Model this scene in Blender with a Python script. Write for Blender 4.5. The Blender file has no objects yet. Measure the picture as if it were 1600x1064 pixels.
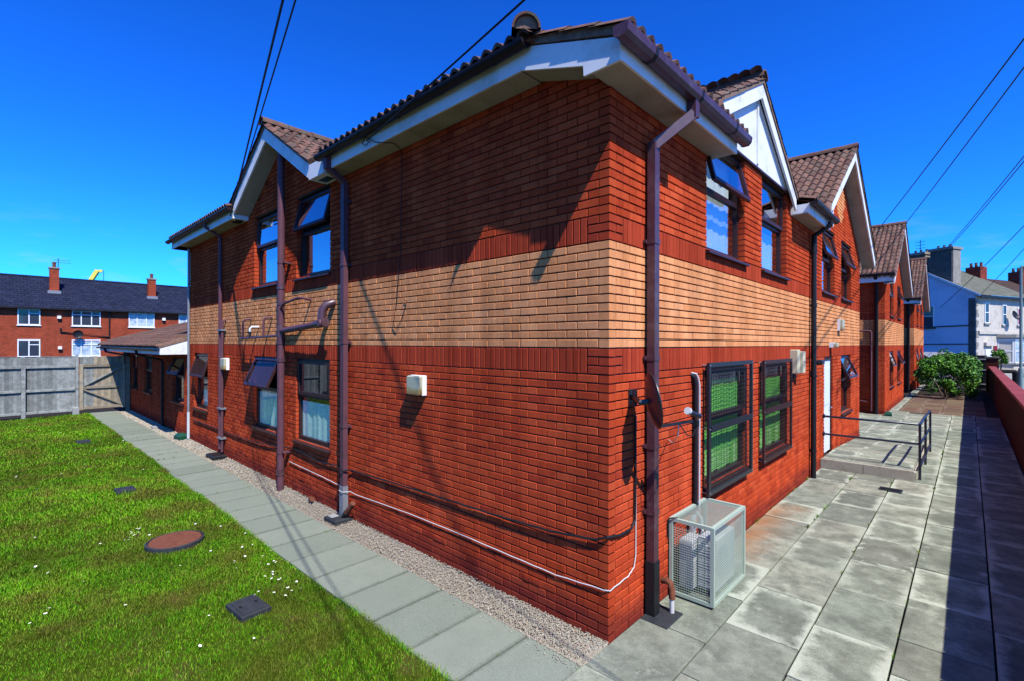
import bpy, math, random
import numpy as np
from mathutils import Matrix, Vector
random.seed(7); rng = np.random.default_rng(7)
sc = bpy.context.scene
R = math.radians

# ------------------------------------------------------------------ camera
cd = bpy.data.cameras.new('camera'); cam = bpy.data.objects.new('camera', cd)
sc.collection.objects.link(cam); sc.camera = cam
cd.sensor_width = 36.0; cd.lens = 17.145; cd.clip_start = 0.05; cd.clip_end = 3000
cd.shift_y = 0.0026
cam.matrix_world = Matrix.Translation((2.188, -3.52, 2.49)) @ Matrix.Rotation(R(43.15), 4, 'Z') @ Matrix.Rotation(R(90), 4, 'X') @ Matrix.Rotation(R(0.15), 4, 'Z')

# ------------------------------------------------------------------ light
SUN = Vector((0.685, -0.244, 1.0)).normalized()          # towards the sun
elev = math.asin(SUN.z)
w = bpy.data.worlds.new('World'); sc.world = w; w.use_nodes = True
nt = w.node_tree; nt.nodes.clear()
sky = nt.nodes.new('ShaderNodeTexSky'); sky.sky_type = 'NISHITA'; sky.sun_disc = False
sky.sun_elevation = elev; sky.sun_rotation = math.atan2(SUN.x, SUN.y)
sky.altitude = 0; sky.air_density = 1.0; sky.dust_density = 0.6; sky.ozone_density = 2.5
hs = nt.nodes.new('ShaderNodeHueSaturation'); hs.inputs['Saturation'].default_value = 1.0
hs.inputs['Value'].default_value = 1.0
bgn = nt.nodes.new('ShaderNodeBackground'); bgn.inputs['Strength'].default_value = 0.066
wo = nt.nodes.new('ShaderNodeOutputWorld')
tn = nt.nodes.new('ShaderNodeMix'); tn.data_type = 'RGBA'; tn.blend_type = 'MULTIPLY'; tn.inputs[0].default_value = 1.0; tn.inputs[7].default_value = (0.07, 0.50, 1.22, 1)
gm_ = nt.nodes.new('ShaderNodeGamma'); gm_.inputs[1].default_value = 1.5
nt.links.new(sky.outputs[0], gm_.inputs[0]); nt.links.new(gm_.outputs[0], tn.inputs[6]); nt.links.new(tn.outputs[2], hs.inputs['Color']); 
# faint fair-weather cloud low over the horizon, all round
tcw = nt.nodes.new('ShaderNodeTexCoord'); mpw = nt.nodes.new('ShaderNodeMapping'); mpw.inputs['Scale'].default_value = (3.0, 3.0, 11.0)
nzw = nt.nodes.new('ShaderNodeTexNoise'); nzw.inputs['Scale'].default_value = 2.1; nzw.inputs['Detail'].default_value = 7; nzw.inputs['Roughness'].default_value = 0.55
rpw = nt.nodes.new('ShaderNodeValToRGB'); rpw.color_ramp.elements[0].position = 0.57; rpw.color_ramp.elements[1].position = 0.80
spw = nt.nodes.new('ShaderNodeSeparateXYZ'); elw = nt.nodes.new('ShaderNodeMapRange'); elw.inputs[1].default_value = 0.08; elw.inputs[2].default_value = 0.24; elw.inputs[3].default_value = 0.55; elw.inputs[4].default_value = 0.0
muw = nt.nodes.new('ShaderNodeMath'); muw.operation = 'MULTIPLY'; mxw = nt.nodes.new('ShaderNodeMix'); mxw.data_type = 'RGBA'; mxw.inputs[7].default_value = (4.6, 5.6, 6.6, 1)
L_ = nt.links.new; L_(tcw.outputs['Generated'], mpw.inputs[0]); L_(mpw.outputs[0], nzw.inputs['Vector']); L_(nzw.outputs['Fac'], rpw.inputs[0]); L_(tcw.outputs['Generated'], spw.inputs[0]); L_(spw.outputs[2], elw.inputs[0])
L_(rpw.outputs[0], muw.inputs[0]); L_(elw.outputs[0], muw.inputs[1]); L_(muw.outputs[0], mxw.inputs[0]); L_(hs.outputs[0], mxw.inputs[6]); L_(mxw.outputs[2], bgn.inputs[0]); nt.links.new(bgn.outputs[0], wo.inputs[0])
sl = bpy.data.lights.new('sun', 'SUN'); sl.energy = 5.0; sl.angle = R(0.5); sl.color = (1.0, 0.955, 0.89)
so = bpy.data.objects.new('sun', sl); sc.collection.objects.link(so)
so.rotation_euler = (-SUN).to_track_quat('-Z', 'Y').to_euler()
sc.view_settings.view_transform = 'Standard'; sc.view_settings.look = 'None'
sc.view_settings.exposure = 0.85; sc.view_settings.gamma = 1.0

# ------------------------------------------------------------------ materials
def newmat(name):
    m = bpy.data.materials.new(name); m.use_nodes = True
    t = m.node_tree; b = t.nodes['Principled BSDF']
    return m, t, b
def nd(t, typ, **kw):
    n = t.nodes.new(typ)
    for k, v in kw.items():
        if k in n.inputs.keys() if isinstance(k, str) else False: n.inputs[k].default_value = v
        else: setattr(n, k, v)
    return n
def pos(t):
    return nd(t, 'ShaderNodeNewGeometry').outputs['Position']
def noise(t, scale, detail=4, rough=0.6, vec=None):
    n = nd(t, 'ShaderNodeTexNoise'); n.inputs['Scale'].default_value = scale; n.inputs['Detail'].default_value = detail
    n.inputs['Roughness'].default_value = rough
    t.links.new(vec if vec is not None else pos(t), n.inputs['Vector']); return n.outputs['Fac']
def ramp(t, fac, stops):
    r = nd(t, 'ShaderNodeValToRGB'); e = r.color_ramp.elements
    while len(e) < len(stops): e.new(0.5)
    for el, (p, c) in zip(e, stops): el.position = p; el.color = (*c, 1) if len(c) == 3 else c
    t.links.new(fac, r.inputs[0]); return r.outputs[0]
def mixc(t, fac, a, b, blend='MIX'):
    m = nd(t, 'ShaderNodeMix', data_type='RGBA', blend_type=blend)
    for s, v in ((0, fac), (6, a), (7, b)):
        if isinstance(v, (int, float)): m.inputs[s].default_value = v
        elif isinstance(v, tuple): m.inputs[s].default_value = (*v, 1) if len(v) == 3 else v
        else: t.links.new(v, m.inputs[s])
    return m.outputs[2]
def math_(t, op, a, b=None, c=None):
    m = nd(t, 'ShaderNodeMath', operation=op)
    for i, v in enumerate((a, b, c)):
        if v is None: continue
        if isinstance(v, (int, float)): m.inputs[i].default_value = v
        else: t.links.new(v, m.inputs[i])
    return m.outputs[0]
def rnd(t):
    a = nd(t, 'ShaderNodeNewGeometry').outputs['Random Per Island']; b = nd(t, 'ShaderNodeObjectInfo').outputs['Random']
    return math_(t, 'FRACT', math_(t, 'ADD', a, math_(t, 'MULTIPLY', b, 7.31)))
def bump(t, b, h, strength=0.3, dist=0.01):
    n = nd(t, 'ShaderNodeBump'); n.inputs['Strength'].default_value = strength; n.inputs['Distance'].default_value = dist
    t.links.new(h, n.inputs['Height']); t.links.new(n.outputs[0], b.inputs['Normal'])
def scl(c, k): return tuple(min(1, x * k) for x in c)
def pmat(name, col, rough=0.6, var=0.2, nscale=8.0, rv=0.0, bmp=0.0, bscale=60.0, metal=0.0, spec=0.15, dirt=None, dscale=1.5):
    m, t, b = newmat(name)
    c = ramp(t, noise(t, nscale, 5), [(0.25, scl(col, 1 - var)), (0.75, scl(col, 1 + var))])
    if rv:
        v = math_(t, 'MULTIPLY_ADD', rnd(t), 2 * rv, 1 - rv)
        h = nd(t, 'ShaderNodeHueSaturation'); t.links.new(v, h.inputs['Value']); t.links.new(c, h.inputs['Color']); c = h.outputs[0]
    if dirt:
        f = ramp(t, noise(t, dscale, 6, 0.7), [(0.5, (0, 0, 0)), (0.68, (1, 1, 1))])
        c = mixc(t, f, c, dirt)
    t.links.new(c, b.inputs['Base Color'])
    b.inputs['Roughness'].default_value = rough; b.inputs['Metallic'].default_value = metal
    b.inputs['Specular IOR Level'].default_value = spec
    if bmp: bump(t, b, noise(t, bscale, 4), bmp, 0.01)
    return m
def brickmat(name, cols, rough=0.82):
    m, t, b = newmat(name)
    c = ramp(t, rnd(t), [(i / (len(cols) - 1), k) for i, k in enumerate(cols)])
    g = ramp(t, noise(t, 130, 3, 0.7), [(0.3, (0.72, 0.72, 0.72)), (0.7, (1.2, 1.2, 1.2))])
    c = mixc(t, 1.0, c, g, 'MULTIPLY')
    g2 = ramp(t, noise(t, 1.1, 5, 0.65), [(0.3, (0.84, 0.84, 0.84)), (0.7, (1.12, 1.12, 1.12))])
    c = mixc(t, 1.0, c, g2, 'MULTIPLY')
    mp = nd(t, 'ShaderNodeMapping'); mp.inputs['Scale'].default_value = (3.2, 3.2, 0.35); t.links.new(pos(t), mp.inputs[0])
    g3 = ramp(t, noise(t, 1.0, 6, 0.7, mp.outputs[0]), [(0.36, (0.74, 0.72, 0.72)), (0.6, (1.06, 1.06, 1.06))])
    c = mixc(t, 1.0, c, g3, 'MULTIPLY')
    # damp, dirty lowest courses
    sx = nd(t, 'ShaderNodeSeparateXYZ'); t.links.new(pos(t), sx.inputs[0])
    hgt = math_(t, 'MULTIPLY_ADD', noise(t, 2.2, 4), 0.35, sx.outputs[2])
    f = ramp(t, hgt, [(0.28, (0.62, 0.62, 0.62)), (0.48, (0, 0, 0))])
    c = mixc(t, f, c, (0.075, 0.016, 0.016))
    # pale bloom
    f = ramp(t, noise(t, 3.1, 8, 0.75), [(0.68, (0, 0, 0)), (0.85, (0.14, 0.14, 0.14))])
    c = mixc(t, f, c, (0.38, 0.27, 0.22))
    t.links.new(c, b.inputs['Base Color']); b.inputs['Roughness'].default_value = rough
    b.inputs['Specular IOR Level'].default_value = 0.0
    bump(t, b, noise(t, 160, 3), 0.55, 0.006)
    return m
M = {}
M['red'] = brickmat('red_brick', [(0.39, 0.0516, 0.017), (0.43, 0.0619, 0.0213), (0.35, 0.0447, 0.0161), (0.46, 0.0731, 0.0255), (0.4, 0.0542, 0.0179), (0.29, 0.0361, 0.0161)])
M['soldier'] = brickmat('soldier_brick', [(0.31, 0.041, 0.018), (0.35, 0.050, 0.021), (0.28, 0.036, 0.017), (0.33, 0.045, 0.019)])
M['buff'] = brickmat('buff_brick', [(0.60, 0.245, 0.095), (0.63, 0.27, 0.108), (0.56, 0.22, 0.082), (0.61, 0.25, 0.10), (0.64, 0.285, 0.12)])
M['mortar'] = pmat('mortar', (0.055, 0.036, 0.029), 0.95, 0.25, 30, bmp=0.3, spec=0.05)
M['inner'] = pmat('dark_interior', (0.06, 0.054, 0.048), 0.95, 0.15, 3)  # coloured dark so the rooms read as unlit
M['tile'] = pmat('roof_tile', (0.0961, 0.0484, 0.0341), 0.85, 0.45, 14, rv=0.4, bmp=0.3, bscale=90, dirt=(0.06, 0.058, 0.046), dscale=5)
M['ridge'] = pmat('ridge_tile', (0.102, 0.051, 0.036), 0.85, 0.35, 10, rv=0.2, bmp=0.4, bscale=50, dirt=(0.07, 0.068, 0.045), dscale=6)
M['vergemortar'] = pmat('verge_mortar', (0.162, 0.102, 0.072), 0.95, 0.4, 18, bmp=0.6, bscale=40, dirt=(0.10, 0.08, 0.06), dscale=6)
M['white'] = pmat('white_paint', (0.5616, 0.5688, 0.5616), 0.5, 0.05, 5, dirt=(0.42, 0.41, 0.36), dscale=2.5)
M['whiteclean'] = pmat('white_plastic', (0.5904, 0.5976, 0.5976), 0.35, 0.03, 5)
M['soffit'] = pmat('cream_soffit', (0.29, 0.26, 0.205), 0.6, 0.08, 4, dirt=(0.2, 0.18, 0.135), dscale=1.7)
M['brown'] = pmat('brown_plastic', (0.0523, 0.0198, 0.0237), 0.38, 0.12, 4, spec=0.5, dirt=(0.085, 0.05, 0.05), dscale=5)
M['frame'] = pmat('brown_window_frame', (0.0303, 0.0132, 0.0121), 0.4, 0.15, 6)
M['pipe'] = pmat('faded_brown_pipe', (0.088, 0.036, 0.044), 0.45, 0.12, 5, dirt=(0.06, 0.032, 0.035), dscale=6)
M['black'] = pmat('black_plastic', (0.011, 0.0115, 0.013), 0.45, 0.2, 8)
M['gutterdark'] = pmat('dark_gutter', (0.015, 0.0085, 0.009), 0.4, 0.2, 8)
M['blackmetal'] = pmat('black_painted_metal', (0.0108, 0.012, 0.0156), 0.35, 0.2, 20, spec=0.5)
M['railpaint'] = pmat('navy_rail_paint', (0.0084, 0.0112, 0.0196), 0.3, 0.15, 10, spec=0.5)
M['galv'] = pmat('galvanised_steel', (0.187, 0.198, 0.209), 0.45, 0.15, 10, metal=0.3)
M['cagepaint'] = pmat('pale_green_grey_paint', (0.27, 0.33, 0.26), 0.5, 0.07, 6)
M['acwhite'] = pmat('off_white_casing', (0.4092, 0.4216, 0.4092), 0.45, 0.06, 5)
M['cream'] = pmat('cream_casing', (0.43, 0.38, 0.235), 0.5, 0.1, 6)
M['grilldark'] = pmat('dark_fan', (0.05, 0.05, 0.05), 0.6, 0.1, 5)
M['slatewall'] = pmat('concrete_edge', (0.282, 0.264, 0.204), 0.85, 0.12, 3, bmp=0.2, dirt=(0.19, 0.17, 0.12), dscale=3)
M['rust'] = pmat('rusty_iron', (0.1235, 0.0423, 0.0228), 0.75, 0.3, 12, bmp=0.3)
M['iron'] = pmat('dark_iron_cover', (0.025, 0.0275, 0.03), 0.6, 0.3, 14, bmp=0.3)
M['green'] = pmat('green_plastic', (0.0084, 0.0525, 0.0294), 0.4, 0.1, 6)
M['woodgrey'] = pmat('weathered_grey_timber', (0.165, 0.172, 0.155), 0.85, 0.35, 9, rv=0.34, bmp=0.3, bscale=25, dirt=(0.12, 0.12, 0.105), dscale=7)
M['woodtan'] = pmat('new_tan_timber', (0.20, 0.165, 0.11), 0.8, 0.3, 9, rv=0.28, bmp=0.3, bscale=25, dirt=(0.17, 0.16, 0.135), dscale=5)
M['whitecable'] = pmat('white_cable', (0.42, 0.42, 0.40), 0.5, 0.05, 5)
M['flower'] = pmat('white_petals', (0.697, 0.697, 0.663), 0.7, 0.03, 5)
M['yellow'] = pmat('yellow_paint', (0.525, 0.45, 0.075), 0.5, 0.1, 2)
M['doorwhite'] = pmat('white_door', (0.5328, 0.5616, 0.576), 0.45, 0.03, 2)
M['pinkcloth'] = pmat('pink_cloth', (0.8, 0.06, 0.30), 0.8, 0.1, 8)
M['soil'] = pmat('dark_soil', (0.0175, 0.013, 0.008), 0.95, 0.4, 9, bmp=0.5)
M['asphalt'] = pmat('asphalt', (0.112, 0.1155, 0.119), 0.9, 0.15, 3, bmp=0.2)
M['kerb'] = pmat('pale_kerb', (0.216, 0.216, 0.204), 0.9, 0.12, 4)
M['copingred'] = pmat('red_coping', (0.1755, 0.0325, 0.0273), 0.7, 0.2, 6, rv=0.15, bmp=0.25)
M['rendershade'] = pmat('shade_blue_render', (0.40, 0.47, 0.56), 0.8, 0.05, 2, dirt=(0.31, 0.37, 0.45), dscale=0.5)  # white render, with the blue of its shade put into the colour
M['rendercream'] = pmat('cream_stucco', (0.40, 0.365, 0.30), 0.8, 0.1, 2, dirt=(0.3, 0.27, 0.21), dscale=1.2)
M['greyslate'] = pmat('grey_green_slates', (0.12, 0.12, 0.093), 0.8, 0.2, 3, rv=0.15)
M['stone'] = pmat('dark_stone', (0.0715, 0.0688, 0.0605), 0.9, 0.35, 2.5)
M['stonepale'] = pmat('pale_stone', (0.192, 0.18, 0.15), 0.9, 0.25, 2.5)
M['maroon'] = pmat('maroon_panel', (0.16, 0.01, 0.02), 0.5, 0.1, 3)

def flagmat(name, cols, stain=None, soft=False, lich=(0.36, 0.38, 0.29)):
    m, t, b = newmat(name)
    c = ramp(t, rnd(t), [(i / (len(cols) - 1), k) for i, k in enumerate(cols)])
    n1 = noise(t, 3.2, 10, 0.72); n2 = noise(t, 1.7, 10, 0.74); n3 = noise(t, 14, 8, 0.75)
    if not soft:
        c = mixc(t, ramp(t, n1, [(0.40, (0, 0, 0)), (0.60, (0.7, 0.7, 0.7))]), c, scl(cols[2], 0.62))
        c = mixc(t, ramp(t, n2, [(0.55, (0, 0, 0)), (0.68, (0.6, 0.6, 0.6))]), c, lich)
        # pale worn rim of every flag, ragged
        tc = nd(t, 'ShaderNodeTexCoord'); sp = nd(t, 'ShaderNodeSeparateXYZ'); t.links.new(tc.outputs['Generated'], sp.inputs[0])
        ex = math_(t, 'SUBTRACT', 0.5, math_(t, 'ABSOLUTE', math_(t, 'SUBTRACT', sp.outputs[0], 0.5)))
        ey = math_(t, 'SUBTRACT', 0.5, math_(t, 'ABSOLUTE', math_(t, 'SUBTRACT', sp.outputs[1], 0.5)))
        e = math_(t, 'MINIMUM', ex, math_(t, 'MULTIPLY', ey, 1.5))
        e = math_(t, 'ADD', e, math_(t, 'MULTIPLY_ADD', n1, 0.55, -0.30))
        c = mixc(t, math_(t, 'MULTIPLY', ramp(t, e, [(0.0, (0.8, 0.8, 0.8)), (0.13, (0, 0, 0))]), ramp(t, math_(t, 'FRACT', math_(t, 'MULTIPLY_ADD', rnd(t), 5.7, n2)), [(0.3, (0, 0, 0)), (0.75, (1, 1, 1))])), c, lich)
        c = mixc(t, ramp(t, n3, [(0.58, (0, 0, 0)), (0.75, (0.6, 0.6, 0.6))]), c, scl(cols[2], 0.5))
    else:
        tc = nd(t, 'ShaderNodeTexCoord'); sp = nd(t, 'ShaderNodeSeparateXYZ'); t.links.new(tc.outputs['Generated'], sp.inputs[0])
        ex = math_(t, 'SUBTRACT', 0.5, math_(t, 'ABSOLUTE', math_(t, 'SUBTRACT', sp.outputs[0], 0.5)))
        e = math_(t, 'ADD', ex, math_(t, 'MULTIPLY_ADD', n3, 0.16, -0.08))
        c = mixc(t, ramp(t, e, [(0.0, (0.6, 0.6, 0.6)), (0.06, (0, 0, 0))]), c, scl(cols[2], 0.5))
        c = mixc(t, ramp(t, n1, [(0.45, (0, 0, 0)), (0.75, (0.5, 0.5, 0.5))]), c, scl(cols[2], 0.78))
        c = mixc(t, ramp(t, n2, [(0.55, (0, 0, 0)), (0.75, (0.4, 0.4, 0.4))]), c, lich)
    g = ramp(t, noise(t, 120, 3, 0.7), [(0.3, (0.72, 0.72, 0.72)), (0.7, (1.2, 1.2, 1.2))])
    c = mixc(t, 1.0, c, g, 'MULTIPLY')
    if stain:
        sx = nd(t, 'ShaderNodeSeparateXYZ'); t.links.new(pos(t), sx.inputs[0])
        nn = noise(t, 4.0, 6, 0.7)
        dx = math_(t, 'SUBTRACT', 0.42, math_(t, 'MULTIPLY_ADD', nn, -0.55, sx.outputs[0]))
        dy = math_(t, 'SUBTRACT', 1.55, math_(t, 'ABSOLUTE', math_(t, 'SUBTRACT', sx.outputs[1], 3.75)))
        f = math_(t, 'MULTIPLY', math_(t, 'MINIMUM', dx, dy), 1.6)
        f = math_(t, 'MULTIPLY', f, noise(t, 2.4, 5, 0.6))
        c = mixc(t, ramp(t, f, [(0.16, (0, 0, 0)), (0.62, (0.7, 0.7, 0.7))]), c, stain)
    t.links.new(c, b.inputs['Base Color']); b.inputs['Roughness'].default_value = 0.9; b.inputs['Specular IOR Level'].default_value = 0.05
    bump(t, b, noise(t, 90, 5), 0.35, 0.008)
    return m
M['flag'] = flagmat('grey_flagstone', [(0.1794, 0.1932, 0.1426), (0.2438, 0.2622, 0.1932), (0.1288, 0.138, 0.1058), (0.253, 0.2484, 0.184), (0.2024, 0.2254, 0.1656), (0.1564, 0.1702, 0.1288)], stain=(0.25, 0.10, 0.03))
M['flagpath'] = flagmat('path_flagstone', [(0.1544, 0.1743, 0.1327), (0.1782, 0.1965, 0.1502), (0.1624, 0.1817, 0.1397), (0.1386, 0.1572, 0.1187)], lich=(0.20, 0.205, 0.16), soft=True)
M['flagred'] = flagmat('red_flagstone', [(0.12, 0.06, 0.042), (0.09, 0.05, 0.04), (0.14, 0.10, 0.06)], lich=(0.17, 0.13, 0.09))

def glassmat(name, refl, tint=(0.9, 0.95, 1.0), ior=2.0):
    m = bpy.data.materials.new(name); m.use_nodes = True; t = m.node_tree; t.nodes.clear()
    o = nd(t, 'ShaderNodeOutputMaterial'); mx = nd(t, 'ShaderNodeMixShader')
    gl = nd(t, 'ShaderNodeBsdfGlossy'); gl.inputs['Roughness'].default_value = 0.015; gl.inputs['Color'].default_value = (0.96, 0.98, 1, 1)
    tr = nd(t, 'ShaderNodeBsdfTransparent'); tr.inputs['Color'].default_value = (*tint, 1)
    lw = nd(t, 'ShaderNodeLayerWeight'); lw.inputs['Blend'].default_value = 0.5
    f = math_(t, 'MULTIPLY_ADD', math_(t, 'POWER', lw.outputs['Facing'], 4.0), 1 - refl, refl)
    t.links.new(f, mx.inputs[0]); t.links.new(tr.outputs[0], mx.inputs[1]); t.links.new(gl.outputs[0], mx.inputs[2]); t.links.new(mx.outputs[0], o.inputs[0])
    return m
M['glass'] = glassmat('window_glass', 0.11, (0.97, 0.98, 0.98))
M['glassup'] = glassmat('coated_window_glass', 0.38, (0.93, 0.96, 0.98))
M['glassdull'] = glassmat('brown_window_glass', 0.01, (0.7, 0.66, 0.64), 1.25)  # dull glass, dark brown diffuse mixed in below
t_ = M['glassdull'].node_tree; df_ = nd(t_, 'ShaderNodeBsdfDiffuse'); df_.inputs[0].default_value = (0.035, 0.018, 0.016, 1); m2_ = nd(t_, 'ShaderNodeMixShader'); m2_.inputs[0].default_value = 0.7
o_ = [n for n in t_.nodes if n.type == 'OUTPUT_MATERIAL'][0]; src_ = o_.inputs[0].links[0].from_socket
t_.links.new(src_, m2_.inputs[1]); t_.links.new(df_.outputs[0], m2_.inputs[2]); t_.links.new(m2_.outputs[0], o_.inputs[0])
def clothmat(name, col):
    m, t, b = newmat(name)
    t.links.new(ramp(t, noise(t, 25, 3), [(0.3, scl(col, 0.85)), (0.7, scl(col, 1.1))]), b.inputs['Base Color'])
    b.inputs['Roughness'].default_value = 0.9; b.inputs['Specular IOR Level'].default_value = 0.0
    return m
M['net'] = clothmat('net_curtain', (0.45, 0.66, 0.52))
M['curtain'] = clothmat('pale_curtain', (0.46, 0.52, 0.48))
M['greencurtain'] = clothmat('bright_green_blind', (0.15, 0.46, 0.08))
def brickflat(name, c1, c2, mo, w_=0.225, h_=0.075, ms=0.012, axis='y', bs=0.4):
    m, t, b = newmat(name); sx = nd(t, 'ShaderNodeSeparateXYZ'); cx = nd(t, 'ShaderNodeCombineXYZ')
    tc = nd(t, 'ShaderNodeTexCoord'); t.links.new(tc.outputs['Object'], sx.inputs[0])
    t.links.new(sx.outputs['XYZ'.index(axis.upper())], cx.inputs[0]); t.links.new(sx.outputs[2], cx.inputs[1])
    bk = nd(t, 'ShaderNodeTexBrick'); t.links.new(cx.outputs[0], bk.inputs['Vector'])
    bk.inputs['Color1'].default_value = (*c1, 1); bk.inputs['Color2'].default_value = (*c2, 1); bk.inputs['Mortar'].default_value = (*mo, 1)
    bk.inputs['Scale'].default_value = 1; bk.inputs['Brick Width'].default_value = w_; bk.inputs['Row Height'].default_value = h_; bk.inputs['Mortar Size'].default_value = ms
    g = ramp(t, noise(t, 1.6, 6, 0.7), [(0.3, (0.7, 0.7, 0.7)), (0.7, (1.15, 1.15, 1.15))])
    t.links.new(mixc(t, 1.0, bk.outputs[0], g, 'MULTIPLY'), b.inputs['Base Color']); b.inputs['Roughness'].default_value = 0.85; b.inputs['Specular IOR Level'].default_value = 0.04
    bump(t, b, math_(t, 'SUBTRACT', 1.0, bk.outputs['Fac']), bs, 0.02); return m
M['flatbrick'] = brickflat('far_red_brick', (0.34, 0.048, 0.018), (0.22, 0.032, 0.014), (0.15, 0.06, 0.035))
M['flatslate'] = brickflat('blue_slates', (0.012, 0.015, 0.03), (0.018, 0.022, 0.042), (0.004, 0.005, 0.009), 0.42, 0.20, 0.012, bs=0.7)
M['boundary'] = brickflat('boundary_brick', (0.085, 0.016, 0.010), (0.055, 0.011, 0.008), (0.022, 0.014, 0.012), bs=0.8)
M['terrace'] = brickflat('terrace_brick', (0.22, 0.03, 0.017), (0.17, 0.026, 0.017), (0.15, 0.06, 0.04), bs=0.3)

def grassmat():
    m, t, b = newmat('grass')
    c = ramp(t, rnd(t), [(0, (0.018, 0.085, 0.001)), (0.35, (0.05, 0.185, 0.002)), (0.7, (0.11, 0.27, 0.004)), (0.9, (0.17, 0.31, 0.012)), (1, (0.26, 0.27, 0.05))])
    f = ramp(t, noise(t, 1.5, 5, 0.65), [(0.45, (0, 0, 0)), (0.62, (0.85, 0.85, 0.85))])
    c = mixc(t, f, c, (0.105, 0.095, 0.016))
    f = ramp(t, noise(t, 0.55, 3, 0.5), [(0.35, (0.55, 0.62, 0.5)), (0.65, (1.25, 1.2, 1.1))])
    c = mixc(t, 1.0, c, f, 'MULTIPLY')
    t.links.new(c, b.inputs['Base Color']); b.inputs['Roughness'].default_value = 0.65
    b.inputs['Specular IOR Level'].default_value = 0.08
    return m
M['grass'] = grassmat()
M['lawnbase'] = pmat('lawn_thatch', spec=0.0, col=(0.0315, 0.048, 0.004), rough=0.95, var=0.45, nscale=7, bmp=0.5, dirt=(0.06, 0.045, 0.015), dscale=2.5)
def leafmat():
    m, t, b = newmat('bush_leaf')
    c = ramp(t, rnd(t), [(0, (0.014, 0.06, 0.003)), (0.5, (0.04, 0.13, 0.005)), (0.85, (0.08, 0.20, 0.008)), (1, (0.14, 0.27, 0.03))])
    t.links.new(c, b.inputs['Base Color']); b.inputs['Roughness'].default_value = 0.5; b.inputs['Specular IOR Level'].default_value = 0.25
    return m
M['leaf'] = leafmat()
M['bark'] = pmat('bark', (0.09, 0.06, 0.04), 0.9, 0.3, 10)
def gravelmat():
    m, t, b = newmat('gravel')
    c = ramp(t, rnd(t), [(0, (0.189, 0.166, 0.116)), (0.3, (0.292, 0.262, 0.19)), (0.55, (0.16, 0.152, 0.124)), (0.75, (0.339, 0.314, 0.239)), (0.9, (0.207, 0.124, 0.076)), (1, (0.396, 0.38, 0.319))])
    t.links.new(c, b.inputs['Base Color']); b.inputs['Roughness'].default_value = 0.8; b.inputs['Specular IOR Level'].default_value = 0.1
    return m
M['gravel'] = gravelmat()

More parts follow.
